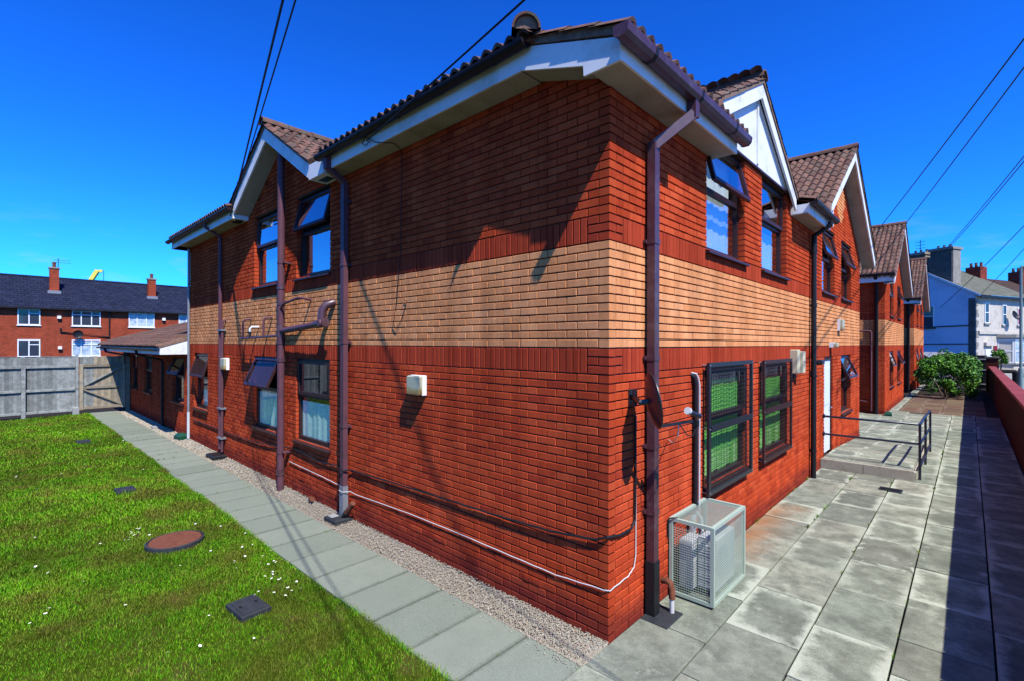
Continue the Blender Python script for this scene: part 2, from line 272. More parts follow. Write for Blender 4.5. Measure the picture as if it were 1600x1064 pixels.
# ------------------------------------------------------------------ mesh helpers
COL = sc.collection
class MB:
    def __init__(s): s.v = []; s.f = []; s.mi = []
    def add(s, vs, fs, mi=0):
        o = len(s.v); s.v += [tuple(p) for p in vs]
        for f in fs: s.f.append(tuple(i + o for i in f)); s.mi.append(mi)
        return s
    def box(s, a, b, mi=0):
        x0, x1 = sorted((a[0], b[0])); y0, y1 = sorted((a[1], b[1])); z0, z1 = sorted((a[2], b[2]))
        return s.add([(x0, y0, z0), (x1, y0, z0), (x1, y1, z0), (x0, y1, z0), (x0, y0, z1), (x1, y0, z1), (x1, y1, z1), (x0, y1, z1)],
                     [(0, 3, 2, 1), (4, 5, 6, 7), (0, 1, 5, 4), (1, 2, 6, 5), (2, 3, 7, 6), (3, 0, 4, 7)], mi)
    def cbox(s, a, b, c=0.006, mi=0):
        """box with chamfered edges on all vertical + top edges"""
        x0, x1 = sorted((a[0], b[0])); y0, y1 = sorted((a[1], b[1])); z0, z1 = sorted((a[2], b[2]))
        ring = lambda d, z: [(x0 + d, y0 + d, z), (x1 - d, y0 + d, z), (x1 - d, y1 - d, z), (x0 + d, y1 - d, z)]
        vs = ring(c, z0) + ring(0, z0 + c) + ring(0, z1 - c) + ring(c, z1)
        fs = [(3, 2, 1, 0), (12, 13, 14, 15)]
        for k in range(3):
            for i in range(4):
                j = (i + 1) % 4; fs.append((k * 4 + i, k * 4 + j, k * 4 + 4 + j, k * 4 + 4 + i))
        return s.add(vs, fs, mi)
    def beam(s, p, q, w_, h_, up=(0, 0, 1), mi=0):
        p = Vector(p); q = Vector(q); d = (q - p).normalized(); up = Vector(up)
        sd = d.cross(up)
        if sd.length < 1e-4: sd = d.cross(Vector((1, 0, 0)))
        sd.normalize(); u = sd.cross(d).normalized()
        vs = []
        for e in (p, q):
            for a, b in ((-1, -1), (1, -1), (1, 1), (-1, 1)): vs.append(e + sd * a * w_ / 2 + u * b * h_ / 2)
        return s.add(vs, [(3, 2, 1, 0), (4, 5, 6, 7), (0, 1, 5, 4), (1, 2, 6, 5), (2, 3, 7, 6), (3, 0, 4, 7)], mi)
    def tube(s, pts, r, n=10, cap=True, mi=0):
        pts = [Vector(p) for p in pts]; rs = r if isinstance(r, (list, tuple)) else [r] * len(pts)
        d0 = (pts[1] - pts[0]).normalized(); ref = Vector((0, 0, 1)) if abs(d0.z) < 0.9 else Vector((1, 0, 0))
        u = d0.cross(ref).normalized(); rings = []; vs = []
        for i, p in enumerate(pts):
            if i == 0: d = d0
            elif i == len(pts) - 1: d = (pts[i] - pts[i - 1]).normalized()
            else: d = ((pts[i + 1] - p).normalized() + (p - pts[i - 1]).normalized()).normalized()
            u = (u - d * u.dot(d)).normalized(); v = d.cross(u)
            for k in range(n):
                a = 2 * math.pi * k / n; vs.append(p + (u * math.cos(a) + v * math.sin(a)) * rs[i])
        fs = []
        for i in range(len(pts) - 1):
            for k in range(n): fs.append((i * n + k, i * n + (k + 1) % n, i * n + n + (k + 1) % n, i * n + n + k))
        if cap: fs.append(tuple(reversed(range(n)))); fs.append(tuple(range((len(pts) - 1) * n, len(pts) * n)))
        return s.add(vs, fs, mi)
    def prism(s, poly, off, mi=0):
        """poly: list of 3D points (planar), off: extrusion vector"""
        n = len(poly); off = Vector(off); a = [Vector(p) for p in poly]; b = [p + off for p in a]
        return s.add(a + b, [tuple(reversed(range(n))), tuple(range(n, 2 * n))] + [(i, (i + 1) % n, n + (i + 1) % n, n + i) for i in range(n)], mi)
    def lathe(s, prof, o=(0, 0, 0), n=20, mi=0):
        vs = []; fs = []
        for r, z in prof:
            for k in range(n):
                a = 2 * math.pi * k / n; vs.append((o[0] + r * math.cos(a), o[1] + r * math.sin(a), o[2] + z))
        for i in range(len(prof) - 1):
            for k in range(n): fs.append((i * n + k, i * n + (k + 1) % n, i * n + n + (k + 1) % n, i * n + n + k))
        return s.add(vs, fs, mi)
    def mesh(s, name, mats, smooth=False):
        me = bpy.data.meshes.new(name); me.from_pydata(s.v, [], s.f)
        for m in (mats if isinstance(mats, (list, tuple)) else [mats]): me.materials.append(M[m] if isinstance(m, str) else m)
        if any(s.mi): me.polygons.foreach_set('material_index', s.mi)
        if smooth:
            me.polygons.foreach_set('use_smooth', [True] * len(me.polygons))
            try: me.set_sharp_from_angle(angle=R(40))
            except Exception: pass
        me.update(); return me
def tag(o, label=None, cat=None, group=None, kind=None):
    if label: o['label'] = label
    if cat: o['category'] = cat
    if group: o['group'] = group
    if kind: o['kind'] = kind
    return o
def put(name, me, parent=None, loc=None):
    o = bpy.data.objects.new(name, me); COL.objects.link(o)
    if parent: o.parent = parent
    if loc: o.location = loc
    return o
def ob(name, mb, mats, parent=None, smooth=False, loc=None, **kw):
    return tag(put(name, mb.mesh(name, mats, smooth), parent, loc), **kw)
def thing(name, label, cat, loc=(0, 0, 0), rz=0, group=None):
    o = put(name, None, None, loc); o.rotation_euler = (0, 0, rz); o.empty_display_size = 0.2
    return tag(o, label, cat, group)
def copytree(o, parent=None):
    c = o.copy(); COL.objects.link(c); c.parent = parent
    for ch in list(o.children): copytree(ch, c)
    return c
class Fr:
    """wall frame: a along wall (to the viewer's right), o outwards, z up"""
    def __init__(s, kind, plane=0.0): s.k = kind; s.p = plane
    def __call__(s, a, o, z): return (a, s.p - o, z) if s.k == 'L' else (s.p + o, a, z)
    def box(s, mb, a0, a1, o0, o1, z0, z1, mi=0): return mb.box(s(a0, o0, z0), s(a1, o1, z1), mi)
FL = Fr('L'); FRt = Fr('R')

# ------------------------------------------------------------------ brickwork
ZB = -0.022; CO = 0.075; JT = 0.012
def brick_geo(fr, a0, a1, z0, z1, proud, depth=0.10, c=0.0035):
    """chamfered brick in frame coordinates -> verts, faces"""
    o1 = proud; o0 = proud - depth
    P_ = [(a0, o0, z0), (a1, o0, z0), (a1, o0, z1), (a0, o0, z1), (a0, o1 - c, z0), (a1, o1 - c, z0), (a1, o1 - c, z1), (a0, o1 - c, z1),
          (a0 + c, o1, z0 + c), (a1 - c, o1, z0 + c), (a1 - c, o1, z1 - c), (a0 + c, o1, z1 - c)]
    F_ = [(8, 9, 10, 11)] + [(4 + i, 4 + (i + 1) % 4, 8 + (i + 1) % 4, 8 + i) for i in range(4)] + [(i, (i + 1) % 4, 4 + (i + 1) % 4, 4 + i) for i in range(4)]
    return [fr(*p) for p in P_], F_
def lay(a_start, a_end, corner_first_full, openings, top, direction, nrows=80, buff=True, quoin=(True, False), soldiers=(30, 45), extra_soldier=(), diamond=None):
    """returns list (a0,a1,z0,z1,matkey). laid from a_start in direction (+1/-1) to a_end."""
    out = []; lo, hi = min(a_start, a_end), max(a_start, a_end); L = hi - lo
    def emit(a0, a1, z0, z1, mk):
        if (z0 + z1) / 2 > top((a0 + a1) / 2): return
        segs = [(a0, a1)]
        for (p0, p1, q0, q1) in openings:
            if z1 > q0 + 0.02 and z0 < q1 - 0.02:
                ns = []
                for s0, s1 in segs:
                    if s1 <= p0 or s0 >= p1: ns.append((s0, s1)); continue
                    if s0 < p0: ns.append((s0, p0))
                    if s1 > p1: ns.append((p1, s1))
                segs = ns
        for s0, s1 in segs:
            for (p0, p1, q0, q1) in openings:          # close the reveal edge
                if z1 > q0 + 0.02 and z0 < q1 - 0.02:
                    if 0 < p0 - s1 < 0.036: s1 = p0
                    if 0 < s0 - p1 < 0.036: s0 = p1
            if s1 - s0 > 0.026: out.append((s0, s1, z0, z1, mk))
    def conv(d0, d1): return (a_start + d0, a_start + d1) if direction > 0 else (a_start - d1, a_start - d0)
    for r in range(nrows):
        z0 = ZB + r * CO + JT / 2; z1 = ZB + (r + 1) * CO - JT / 2
        mk = 'buff' if (buff and 33 <= r < 45) else 'red'
        srow = None
        for s in soldiers:
            if s <= r < s + 3: srow = s
        full = (r % 2 == 0) == corner_first_full
        d = 0.0; first = True
        while d < L:
            ln = (0.215 if full else 0.1025) if first else 0.215
            first = False
            d1 = min(d + ln, L)
            if srow is None or d < 0.2 or d1 > L - 0.2:
                e1 = d1
                if srow is not None and d < 0.2: e1 = min(d1, 0.2195)
                a0, a1 = conv(d, e1)
                mk2 = 'soldier' if srow is not None else mk
                if any(p0 - .01 <= (a0 + a1) / 2 <= p1 + .01 and q0 <= r < q0 + 3 for p0, p1, q0 in extra_soldier):
                    pass
                else:
                    if diamond and abs((a0 + a1) / 2 - diamond[0]) / diamond[2] + abs(z0 - diamond[1]) / diamond[3] < 1: mk2 = 'buff'
                    emit(a0, a1, z0, z1, mk2)
            d = d1 + 0.010
    for s in soldiers:
        z0 = ZB + s * CO + JT / 2; z1 = ZB + (s + 3) * CO - JT / 2; d = 0.230
        while d + 0.065 < L - 0.2:
            a0, a1 = conv(d, d + 0.065); emit(a0, a1, z0, z1, 'soldier'); d += 0.0752
    for p0, p1, s in extra_soldier:
        z0 = ZB + s * CO + JT / 2; z1 = ZB + (s + 3) * CO - JT / 2; a = p0
        while a + 0.064 <= p1 + .02: emit(a, a + 0.065, z0, z1, 'soldier'); a += 0.0752
    return out
CAMP = Vector((2.188, -3.52, 2.49)); AX = R(133.15); CF = Vector((math.cos(AX), math.sin(AX), 0))
def build_bricks(wall, fr, items, indiv=()):
    mats = ['red', 'soldier', 'buff']; mb = MB()
    for i, (a0, a1, z0, z1, mk) in enumerate(items):
        if i in indiv: continue
        v, f = brick_geo(fr, a0 + 0.0, a1, z0, z1, random.uniform(-0.0025, 0.0015))
        mb.add(v, f, mats.index(mk))
    ob('brickwork', mb, mats, wall, kind='stuff')
    cache = {}
    for i in indiv:
        a0, a1, z0, z1, mk = items[i]; key = (round(a1 - a0, 3), round(z1 - z0, 3), mk)
        if key not in cache:
            b = MB(); g = Fr(fr.k, 0.0); v, f = brick_geo(g, 0, a1 - a0, 0, z1 - z0, 0.0); b.add(v, f); cache[key] = b.mesh('brick', mk)
        put('brick', cache[key], wall, fr(a0, random.uniform(-0.0025, 0.0015), z0))
def core(wall_name, fr, a0, a1, z0, z1, openings, parent, gable=None, thick=0.25):
    mb = MB(); e = 0.005
    ax = sorted({a0, a1} | {v for o in openings for v in (o[0] - e, o[1] + e)}); zx = sorted({z0, z1} | {v for o in openings for v in (o[2] - e, o[3] + e)})
    ax = [v for v in ax if a0 <= v <= a1]; zx = [v for v in zx if z0 <= v <= z1]
    for i in range(len(ax) - 1):
        run = None
        for j in range(len(zx) - 1):
            ca = (ax[i] + ax[i + 1]) / 2; cz = (zx[j] + zx[j + 1]) / 2
            solid = not any(o[0] - e < ca < o[1] + e and o[2] - e < cz < o[3] + e for o in openings)
            if solid: run = (run[0], zx[j + 1]) if run else (zx[j], zx[j + 1])
            if (not solid or j == len(zx) - 2) and run:
                fr.box(mb, ax[i], ax[i + 1], -0.017 - thick, -0.017, run[0], run[1]); run = None
    if gable:
        mb.prism([fr(a, -0.0165, z) for a, z in gable], Vector(fr(0, -0.012 - thick, 0)) - Vector(fr(0, -0.012, 0)))
    return ob(wall_name, mb, 'mortar', parent)
def bsize(fr, it):
    c = Vector(fr((it[0] + it[1]) / 2, 0, (it[2] + it[3]) / 2)); d = c - CAMP; dep = d.dot(CF)
    if dep < 0.5: return 0
    n = Vector(fr(0, 1, 0)) - Vector(fr(0, 0, 0))
    u = 800 + 762 * d.dot(Vector((CF.y, -CF.x, 0))) / dep; v = 536 - 762 * d.z / dep
    if not (0 < u < 1600 and 0 < v < 1064): return 0
    return (it[1] - it[0]) * (it[3] - it[2]) * abs(n.dot(d.normalized())) / d.length_squared

# ------------------------------------------------------------------ windows
def window(parent, fr, a0, a1, z0, z1, vent=0.0, split=0.55, glass='glass', curtain=None, sill=True, ctop=None, two_vents=False, name='window', csag=0.0, vglass=None, coff=0.13, rec=0.085):
    """a0..z1 the opening. frame set back 9 cm. top-hung vent opened by `vent` degrees."""
    oS = -rec; fw = 0.055; fd = 0.06; mb = MB()
    zs = z0 + (z1 - z0) * split
    fr.box(mb, a0, a0 + fw, oS - fd, oS, z0, z1); fr.box(mb, a1 - fw, a1, oS - fd, oS, z0, z1)
    fr.box(mb, a0 + fw, a1 - fw, oS - fd, oS, z0, z0 + fw); fr.box(mb, a0 + fw, a1 - fw, oS - fd, oS, z1 - fw, z1)
    fr.box(mb, a0 + fw, a1 - fw, oS - fd, oS - 0.002, zs - 0.03, zs + 0.03)
    w_ = ob(name, mb, 'frame', parent)
    g = MB(); q4 = [(a0 + fw - .01, z0 + fw - .01), (a1 - fw + .01, z0 + fw - .01), (a1 - fw + .01, zs - .025), (a0 + fw - .01, zs - .025)]; g.add([fr(a, oS - .03, z) for a, z in q4], [(0, 1, 2, 3)]); ob('pane', g, glass, w_)
    # vent sash, hinged along its top edge
    hz = z1 - fw * 0.6; va0 = a0 + fw * 0.6; va1 = a1 - fw * 0.6; hh = hz - (zs + 0.012); th = R(vent); ho = oS - 0.01
    def vp(a, d, o): return fr(a, ho + math.sin(th) * d + math.cos(th) * o, hz - math.cos(th) * d + math.sin(th) * o)
    def vbox(m_, A0, A1, d0, d1, o0, o1):
        m_.add([vp(A0, d0, o0), vp(A1, d0, o0), vp(A1, d1, o0), vp(A0, d1, o0), vp(A0, d0, o1), vp(A1, d0, o1), vp(A1, d1, o1), vp(A0, d1, o1)],
               [(0, 3, 2, 1), (4, 5, 6, 7), (0, 1, 5, 4), (1, 2, 6, 5), (2, 3, 7, 6), (3, 0, 4, 7)])
    s = MB(); sw = 0.05
    vbox(s, va0, va0 + sw, 0, hh, 0.0, 0.045); vbox(s, va1 - sw, va1, 0, hh, 0.0, 0.045)
    vbox(s, va0 + sw, va1 - sw, 0, sw, 0.0, 0.045); vbox(s, va0 + sw, va1 - sw, hh - sw, hh, 0.0, 0.045)
    ob('vent_sash', s, 'frame', w_)
    g = MB(); g.add([vp(va0 + sw - .008, sw - .008, .02), vp(va1 - sw + .008, sw - .008, .02), vp(va1 - sw + .008, hh - sw + .008, .02), vp(va0 + sw - .008, hh - sw + .008, .02)], [(0, 1, 2, 3)]); ob('pane', g, vglass or glass, w_)
    if sill:
        m_ = MB(); v = [(a0 - .04, oS, z0 - .002), (a0 - .04, 0.05, z0 - .035), (a0 - .04, 0.05, z0 - .062), (a0 - .04, oS, z0 - .062)]
        m_.prism([fr(*p) for p in v], Vector(fr(a1 + .04, 0, 0)) - Vector(fr(a0 - .04, 0, 0))); ob('sill', m_, 'frame', w_)
    # room box behind the glass, its dark colour standing in for an unlit room
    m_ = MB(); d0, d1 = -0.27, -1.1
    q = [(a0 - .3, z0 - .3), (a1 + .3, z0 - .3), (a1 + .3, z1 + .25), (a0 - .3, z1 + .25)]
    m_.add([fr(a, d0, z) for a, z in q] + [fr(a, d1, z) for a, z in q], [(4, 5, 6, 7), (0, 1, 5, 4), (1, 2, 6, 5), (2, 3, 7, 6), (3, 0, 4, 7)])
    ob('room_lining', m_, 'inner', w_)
    if curtain:
        m_ = MB(); n = 40; zt = ctop if ctop else z1; ca0, ca1 = a0 + .03, a1 - .03
        for i in range(n + 1):
            a = ca0 + (ca1 - ca0) * i / n; o = oS - coff + 0.006 * math.sin(i * 0.95 + .6 * math.sin(i * .31)) + 0.005 * math.sin(i * 0.37)
            m_.v += [fr(a, o, z0 + 0.02 + csag * (0.5 + 0.5 * math.sin(i * 0.5))), fr(a, o * 0.97, zt)]
        m_.f = [(2 * i, 2 * i + 2, 2 * i + 3, 2 * i + 1) for i in range(n)]; m_.mi = [0] * n
        ob('curtain', m_, curtain, w_, smooth=True)
    return w_

# ------------------------------------------------------------------ roof tiles
TW, TE, TL = 0.30, 0.30, 0.36
def tile_local(w_=TW, L=TL, n=6, th=0.018, amp=0.052):
    vs = []; fs = []; k = 2 * n
    prof = []
    for i in range(k + 1):
        ph = i / n
        x = -w_ / 2 + w_ * i / k; s_ = math.sin(math.pi * (ph % 1.0)) if i % n else 0.0
        prof.append((x, amp * s_ ** 1.1 if s_ > 0 else 0.0))
    for y in (0, L):
        for x, h in prof: vs.append((x, y, h + (th if y == 0 else 0.0)))
    for x, h in prof: vs.append((x, 0, h - 0.014))
    m_ = k + 1
    for i in range(k): fs.append((i, i + 1, m_ + i + 1, m_ + i)); fs.append((2 * m_ + i, 2 * m_ + i + 1, i + 1, i))
    return vs, fs
TV, TF = tile_local()
TILE = None
def tile_mesh():
    global TILE
    if TILE is None:
        mb = MB(); mb.add(TV, TF); TILE = mb.mesh('roof_tile', 'tile', smooth=True)
    return TILE
def tile_matrix(p, across, up):
    a = Vector(across).normalized(); u = Vector(up).normalized(); n = a.cross(u)
    m_ = Matrix((a, u, n)).transposed().to_4x4(); m_.translation = Vector(p); return m_
def tile_plane(keep, origin, across, up, nac, nup, stagger=False):
    """matrices for tiles on a slope; keep(world point of tile centre) filters"""
    o = Vector(origin); a = Vector(across).normalized(); u = Vector(up).normalized(); res = []
    for j in range(nup):
        for i in range(nac):
            p = o + a * (TW * (i + 0.5)) + u * (TE * j)
            if keep(p + u * 0.15): res.append((tile_matrix(p + a.cross(u) * 0.0, a, u), j))
    return res
def emit_tiles(parent, mats_, nind):
    """largest-looking tiles become objects, the rest is one joined part"""
    def key(t):
        d = t[0].translation - CAMP; n = t[0].to_3x3() @ Vector((0, 0, 1)); dep = max(d.dot(CF), 0.3)
        u = 800 + 762 * d.dot(Vector((CF.y, -CF.x, 0))) / dep
        return -abs(n.dot(d.normalized())) / d.length_squared * (1 if -n.dot(d) > 0 and 0 < u < 1600 else 0.05)
    ms = sorted(mats_, key=key); me = tile_mesh()
    for m_, j in ms[:nind]:
        o = put('roof_tile', me, parent); o.matrix_local = m_ @ Matrix.Rotation(random.uniform(-.012, .012), 4, 'Z')
    rest = ms[nind:]
    if rest:
        mb = MB()
        for m_, j in rest: mb.add([m_ @ Vector(v) for v in TV], TF)
        o = ob('roof_tiling', mb, 'tile', parent, smooth=True, kind='stuff')
def ridge_run(parent, p, q, r=0.115, name='ridge_tile'):
    p = Vector(p); q = Vector(q); L = (q - p).length; n = max(1, round(L / 0.45)); d = (q - p) / n; u = d.normalized()
    sd = u.cross(Vector((0, 0, 1))).normalized(); up = sd.cross(u)
    mb = MB(); k = 10; vs = []; fs = []
    for e, rr in ((0.0, r), (d.length * 0.985, r * 0.97)):
        for f_ in (1.0, 0.84):
            for i in range(k + 1):
                a = math.pi * i / k; vs.append(u * e + sd * math.cos(a) * rr * f_ + up * (math.sin(a) * rr * f_))
    m_ = k + 1
    for i in range(k):
        fs += [(i, i + 1, 2 * m_ + i + 1, 2 * m_ + i), (m_ + i, m_ + i + 1, 3 * m_ + i + 1, 3 * m_ + i), (i, i + 1, m_ + i + 1, m_ + i), (2 * m_ + i, 2 * m_ + i + 1, 3 * m_ + i + 1, 3 * m_ + i)]
    mb.add(vs, fs); me = mb.mesh(name, 'ridge', smooth=True)
    for i in range(n):
        o = put(name, me, parent, p + d * i + Vector((0, 0, random.uniform(-.004, .004))))
    # bedding mortar filling the end of the run
    mb = MB(); mb.add([p + u * 0.03 + sd * math.cos(math.pi * i / k) * r * .8 + up * math.sin(math.pi * i / k) * r * .8 for i in range(k + 1)], [tuple(range(k + 1))])
    ob('ridge_end_mortar', mb, 'vergemortar', parent)


# ================================================================== SETTING: ground
def ground():
    mb = MB(); mb.add([(-400, -300, -0.16), (400, -300, -0.16), (400, 500, -0.16), (-400, 500, -0.16)], [(0, 1, 2, 3)])
    ob('ground', mb, 'soil', kind='structure')
    # lawn soil sheet
    mb = MB(); nx, ny = 90, 40; x0, x1, y0, y1 = -20.4, 0.018, -11.0, -1.215
    for j in range(ny + 1):
        for i in range(nx + 1):
            x = x0 + (x1 - x0) * i / nx; y = y0 + (y1 - y0) * j / ny
            mb.v.append((x, y, -0.012 + 0.012 * math.sin(x * 1.3) * math.sin(y * 1.7 + 1)))
    mb.f = [(j * (nx + 1) + i, j * (nx + 1) + i + 1, (j + 1) * (nx + 1) + i + 1, (j + 1) * (nx + 1) + i) for j in range(ny) for i in range(nx)]; mb.mi = [0] * len(mb.f)
    ob('lawn', mb, 'lawnbase', kind='structure')
ground()

def slab_mesh(w_, l_, mat, h=0.05, c=0.0035):
    mb = MB(); mb.cbox((0, 0, -h), (w_, l_, 0), c); return mb.mesh('slab', mat)
def slabs(parent, cells, mat, gap=0.011, zj=0.003):
    cache = {}
    for (x0, x1, y0, y1) in cells:
        w_ = x1 - x0 - gap; l_ = y1 - y0 - gap; k = (round(w_, 3), round(l_, 3))
        if k not in cache: cache[k] = slab_mesh(w_, l_, mat)
        o = put('slab', cache[k], parent, (x0 + gap / 2, y0 + gap / 2, random.uniform(-zj, zj)))
        o.rotation_euler = (random.uniform(-.003, .003), random.uniform(-.003, .003), random.uniform(-.003, .003))
# left path: a single row of flags
mb = MB(); mb.box((-20.45, -1.215, -0.12), (0.03, -0.385, -0.028))
path = ob('garden_path', mb, 'soil', kind='structure')
cells = []; x = 0.02
while x > -20.3: cells.append((x - 0.576, x, -1.205, -0.385)); x -= 0.576
slabs(path, cells, 'flagpath', 0.014, 0.004)
# gravel bed
mb = MB(); nx = 160
for i in range(nx + 1):
    x = -20.4 + 20.4 * i / nx
    for j in range(5):
        y = -0.385 + 0.40 * j / 4; mb.v.append((x, y, -0.045 + 0.012 * math.sin(x * 3.1 + j) + 0.025 * (j == 4)))
mb.f = [(i * 5 + j, i * 5 + 5 + j, i * 5 + 6 + j, i * 5 + 1 + j) for i in range(nx) for j in range(4)]; mb.mi = [0] * len(mb.f)
ob('gravel_bed', mb, pmat('gravel_base', (0.165, 0.143, 0.1155), 0.95, 0.4, 60, bmp=0.8, bscale=80), kind='structure')
# yard paving on the street side
mb = MB(); mb.box((0.02, -9.0, -0.12), (2.97, 44.0, -0.03)); mb.box((-2.59, 12.72, -0.12), (0.02, 18.18, -0.03))
yard = ob('yard_paving', mb, 'soil', kind='structure')
colsx = [(0.0, 0.592, 0.552), (0.592, 1.182, 0.06), (1.182, 1.752, 0.58), (1.752, 2.345, 0.22), (2.345, 2.955, 0.62)]
cells = []
for ci, (x0, x1, ph) in enumerate(colsx):
    y = ph - 0.915 * 6
    while y < 19.2:
        l_ = 0.915
        if ci == 3 and abs(y - 1.135) < 0.5: l_ = 0.6
        ys, ye = y, y + l_
        if not (x1 < 0.6 and ye < -0.38 and False):
            if x0 < 0.03 and ys < 0: pass
            cells.append((x0 + (0.004 if x0 == 0 else 0), x1, ys, ye))
        y += l_
# strip in front of block behind (recess between the blocks)
for y in np.arange(12.9, 18.0, 0.9): 
    for x0 in (-0.6, -1.2): cells.append((x0, x0 + 0.6, y, y + 0.9))
slabs(yard, cells, 'flag', 0.014, 0.004)
cells = [(0.25 + 0.6 * i, 0.85 + 0.6 * i, 19.6 + 0.9 * j, 20.5 + 0.9 * j) for i in range(4) for j in range(10)]
slabs(yard, cells, 'flagred', 0.014, 0.003)
cells = [(-0.03 + 0.14 * 0, 0.22, 18.3 + 0.9 * j, 19.2 + 0.9 * j) for j in range(20)]
slabs(yard, cells, 'flag', 0.012, 0.003)

# ================================================================== MAIN BRICK BUILDING
main = thing('brick_building', 'two storey red brick building with a buff brick band and white gables', 'building')
Lw = [(-8.05, -6.85, 0.878, 2.228), (-6.12, -4.92, 0.878, 2.228), (-12.2, -11.05, 0.878, 2.228)]
Lu = [(-8.05, -6.85, 3.578, 4.90), (-6.12, -4.92, 3.578, 4.90)]
Rw = [(2.02, 3.40, 0.878, 2.228), (4.02, 5.40, 0.878, 2.228), (10.08, 11.38, 0.878, 2.228)]
Ru = [(2.06, 3.36, 3.578, 4.93), (4.09, 5.40, 3.578, 4.93), (8.05, 9.35, 3.578, 4.90), (10.08, 11.38, 3.578, 4.90)]
DOOR = (8.28, 9.14, 0.10, 2.20)
opL = Lw + Lu; opR = Rw + Ru + [DOOR]
GLt = lambda x: 6.25 - 0.61 * abs(x + 6.72)
G1t = lambda y: 6.15 - (0.52 * (3.8 - y) if y < 3.8 else 0.66 * (y - 3.8))
G2t = lambda y: 6.95 - 0.66 * abs(y - 9.97)
topL = lambda a: max(4.99, GLt(a) - 0.30)
topR = lambda a: max(4.95 if a < 7.3 else 4.80, (G2t(a) - 0.30) if a > 7.0 else 0)
itL = lay(-0.0, -12.6, True, opL, topL, -1, nrows=82)
itR = lay(0.0, 12.71, False, opR, topR, 1, nrows=92, extra_soldier=[(2.06, 3.38, 9), (4.06, 5.38, 9)], diamond=(9.97, 5.78, 0.62, 0.62))
# set bricks back from the corner so that the two walls interlock cleanly
def trim(items, lo=None):
    return items
wl = core('garden_wall', FL, -12.6, -0.013, -0.15, 4.95, opL, main, gable=[(-8.4, 4.945), (-5.04, 4.945), (-6.72, 5.97)])
wr = core('street_wall', FRt, 0.2625, 12.71, -0.15, 4.95, opR, main, gable=[(7.2, 4.945), (12.71, 4.945), (9.97, 6.62)])
score = sorted([(bsize(FL, it), 'L', i) for i, it in enumerate(itL)] + [(bsize(FRt, it), 'R', i) for i, it in enumerate(itR)], reverse=True)[:300]
build_bricks(wl, FL, itL, [i for s, k, i in score if k == 'L'])
build_bricks(wr, FRt, itR, [i for s, k, i in score if k == 'R'])
mb = MB(); mb.box((-12.58, 12.46, -0.15), (-0.02, 12.70, 4.9)); mb.box((-12.61, 0.03, -0.15), (-12.36, 12.46, 4.9))
ob('rear_wall', mb, 'flatbrick', main)
mb = MB(); mb.box((-12.3, 0.3, -0.1), (-0.3, 12.4, -0.04)); ob('floor_slab', mb, 'inner', main)
# recessed link between this block and the next one
mb = MB(); mb.box((-2.9, 12.72, -0.15), (-2.6, 18.2, 4.6)); ob('link_wall', mb, brickflat('link_brick', (0.30, 0.055, 0.03), (0.25, 0.045, 0.028), (0.13, 0.08, 0.06)), main)

# air bricks low in the garden wall
for ax_ in (-0.95, -2.35, -4.62, -6.0, -8.6):
    mb = MB()
    FL.box(mb, ax_, ax_ + .215, -.05, .0045, ZB + 3 * CO + .006, ZB + 4 * CO - .006)
    a_ = ob('air_brick', mb, 'red', main); mb = MB()
    for k in range(4): FL.box(mb, ax_ + .018 + .047 * k, ax_ + .05 + .047 * k, -.01, .007, ZB + 3 * CO + .018, ZB + 4 * CO - .018)
    ob('vent_slot', mb, 'soldier', a_)

# --- windows
window(main, FL, *Lu[0], vent=2, glass='glassup', curtain='curtain', ctop=4.1)
window(main, FL, *Lu[1], vent=14, glass='glassup')
window(main, FL, *Lw[0], vent=24, vglass='glassdull', curtain='net', ctop=1.55, rec=.05, coff=.05)
window(main, FL, *Lw[1], vent=0, curtain='net', ctop=1.52, rec=.05, coff=.05)
window(main, FL, *Lw[2], vent=18, vglass='glassdull', curtain='net', ctop=1.3)
window(main, FRt, *Ru[0], vent=14, glass='glassup', curtain='curtain')
window(main, FRt, *Ru[1], vent=0, glass='glassup', curtain='curtain', ctop=4.25)
window(main, FRt, *Ru[2], vent=14, glass='glassup'); window(main, FRt, *Ru[3], vent=18, glass='glassup')
window(main, FRt, *Rw[0], vent=0, curtain='greencurtain', ctop=2.05, csag=.06, coff=.055, rec=.03)
window(main, FRt, *Rw[1], vent=0, curtain='greencurtain', ctop=1.98, csag=.06, coff=.055, rec=.03)
window(main, FRt, *Rw[2], vent=24)
# --- door
mb = MB(); FRt.box(mb, DOOR[0], DOOR[0] + .05, -.12, -.03, .17, 2.2); FRt.box(mb, DOOR[1] - .05, DOOR[1], -.12, -.03, .17, 2.2); FRt.box(mb, DOOR[0] + .05, DOOR[1] - .05, -.12, -.03, 2.15, 2.2)
dr = ob('door_frame', mb, 'frame', main); mb = MB(); FRt.box(mb, DOOR[0] + .052, DOOR[1] - .052, -.09, -.045, .19, 2.148)
dl = ob('door', mb, 'doorwhite', dr)
mb = MB(); FRt.box(mb, DOOR[0] + .12, DOOR[1] - .12, -.044, -.036, 1.2, 2.0); FRt.box(mb, DOOR[0] + .12, DOOR[1] - .12, -.044, -.036, .3, 1.05); ob('door_panel', mb, 'doorwhite', dr)
mb = MB(); mb.tube([FRt(9.02, -.044, 1.12), FRt(9.02, .01, 1.12), FRt(8.9, .01, 1.12)], .01, 8); ob('door_handle', mb, 'galv', dr, smooth=True)

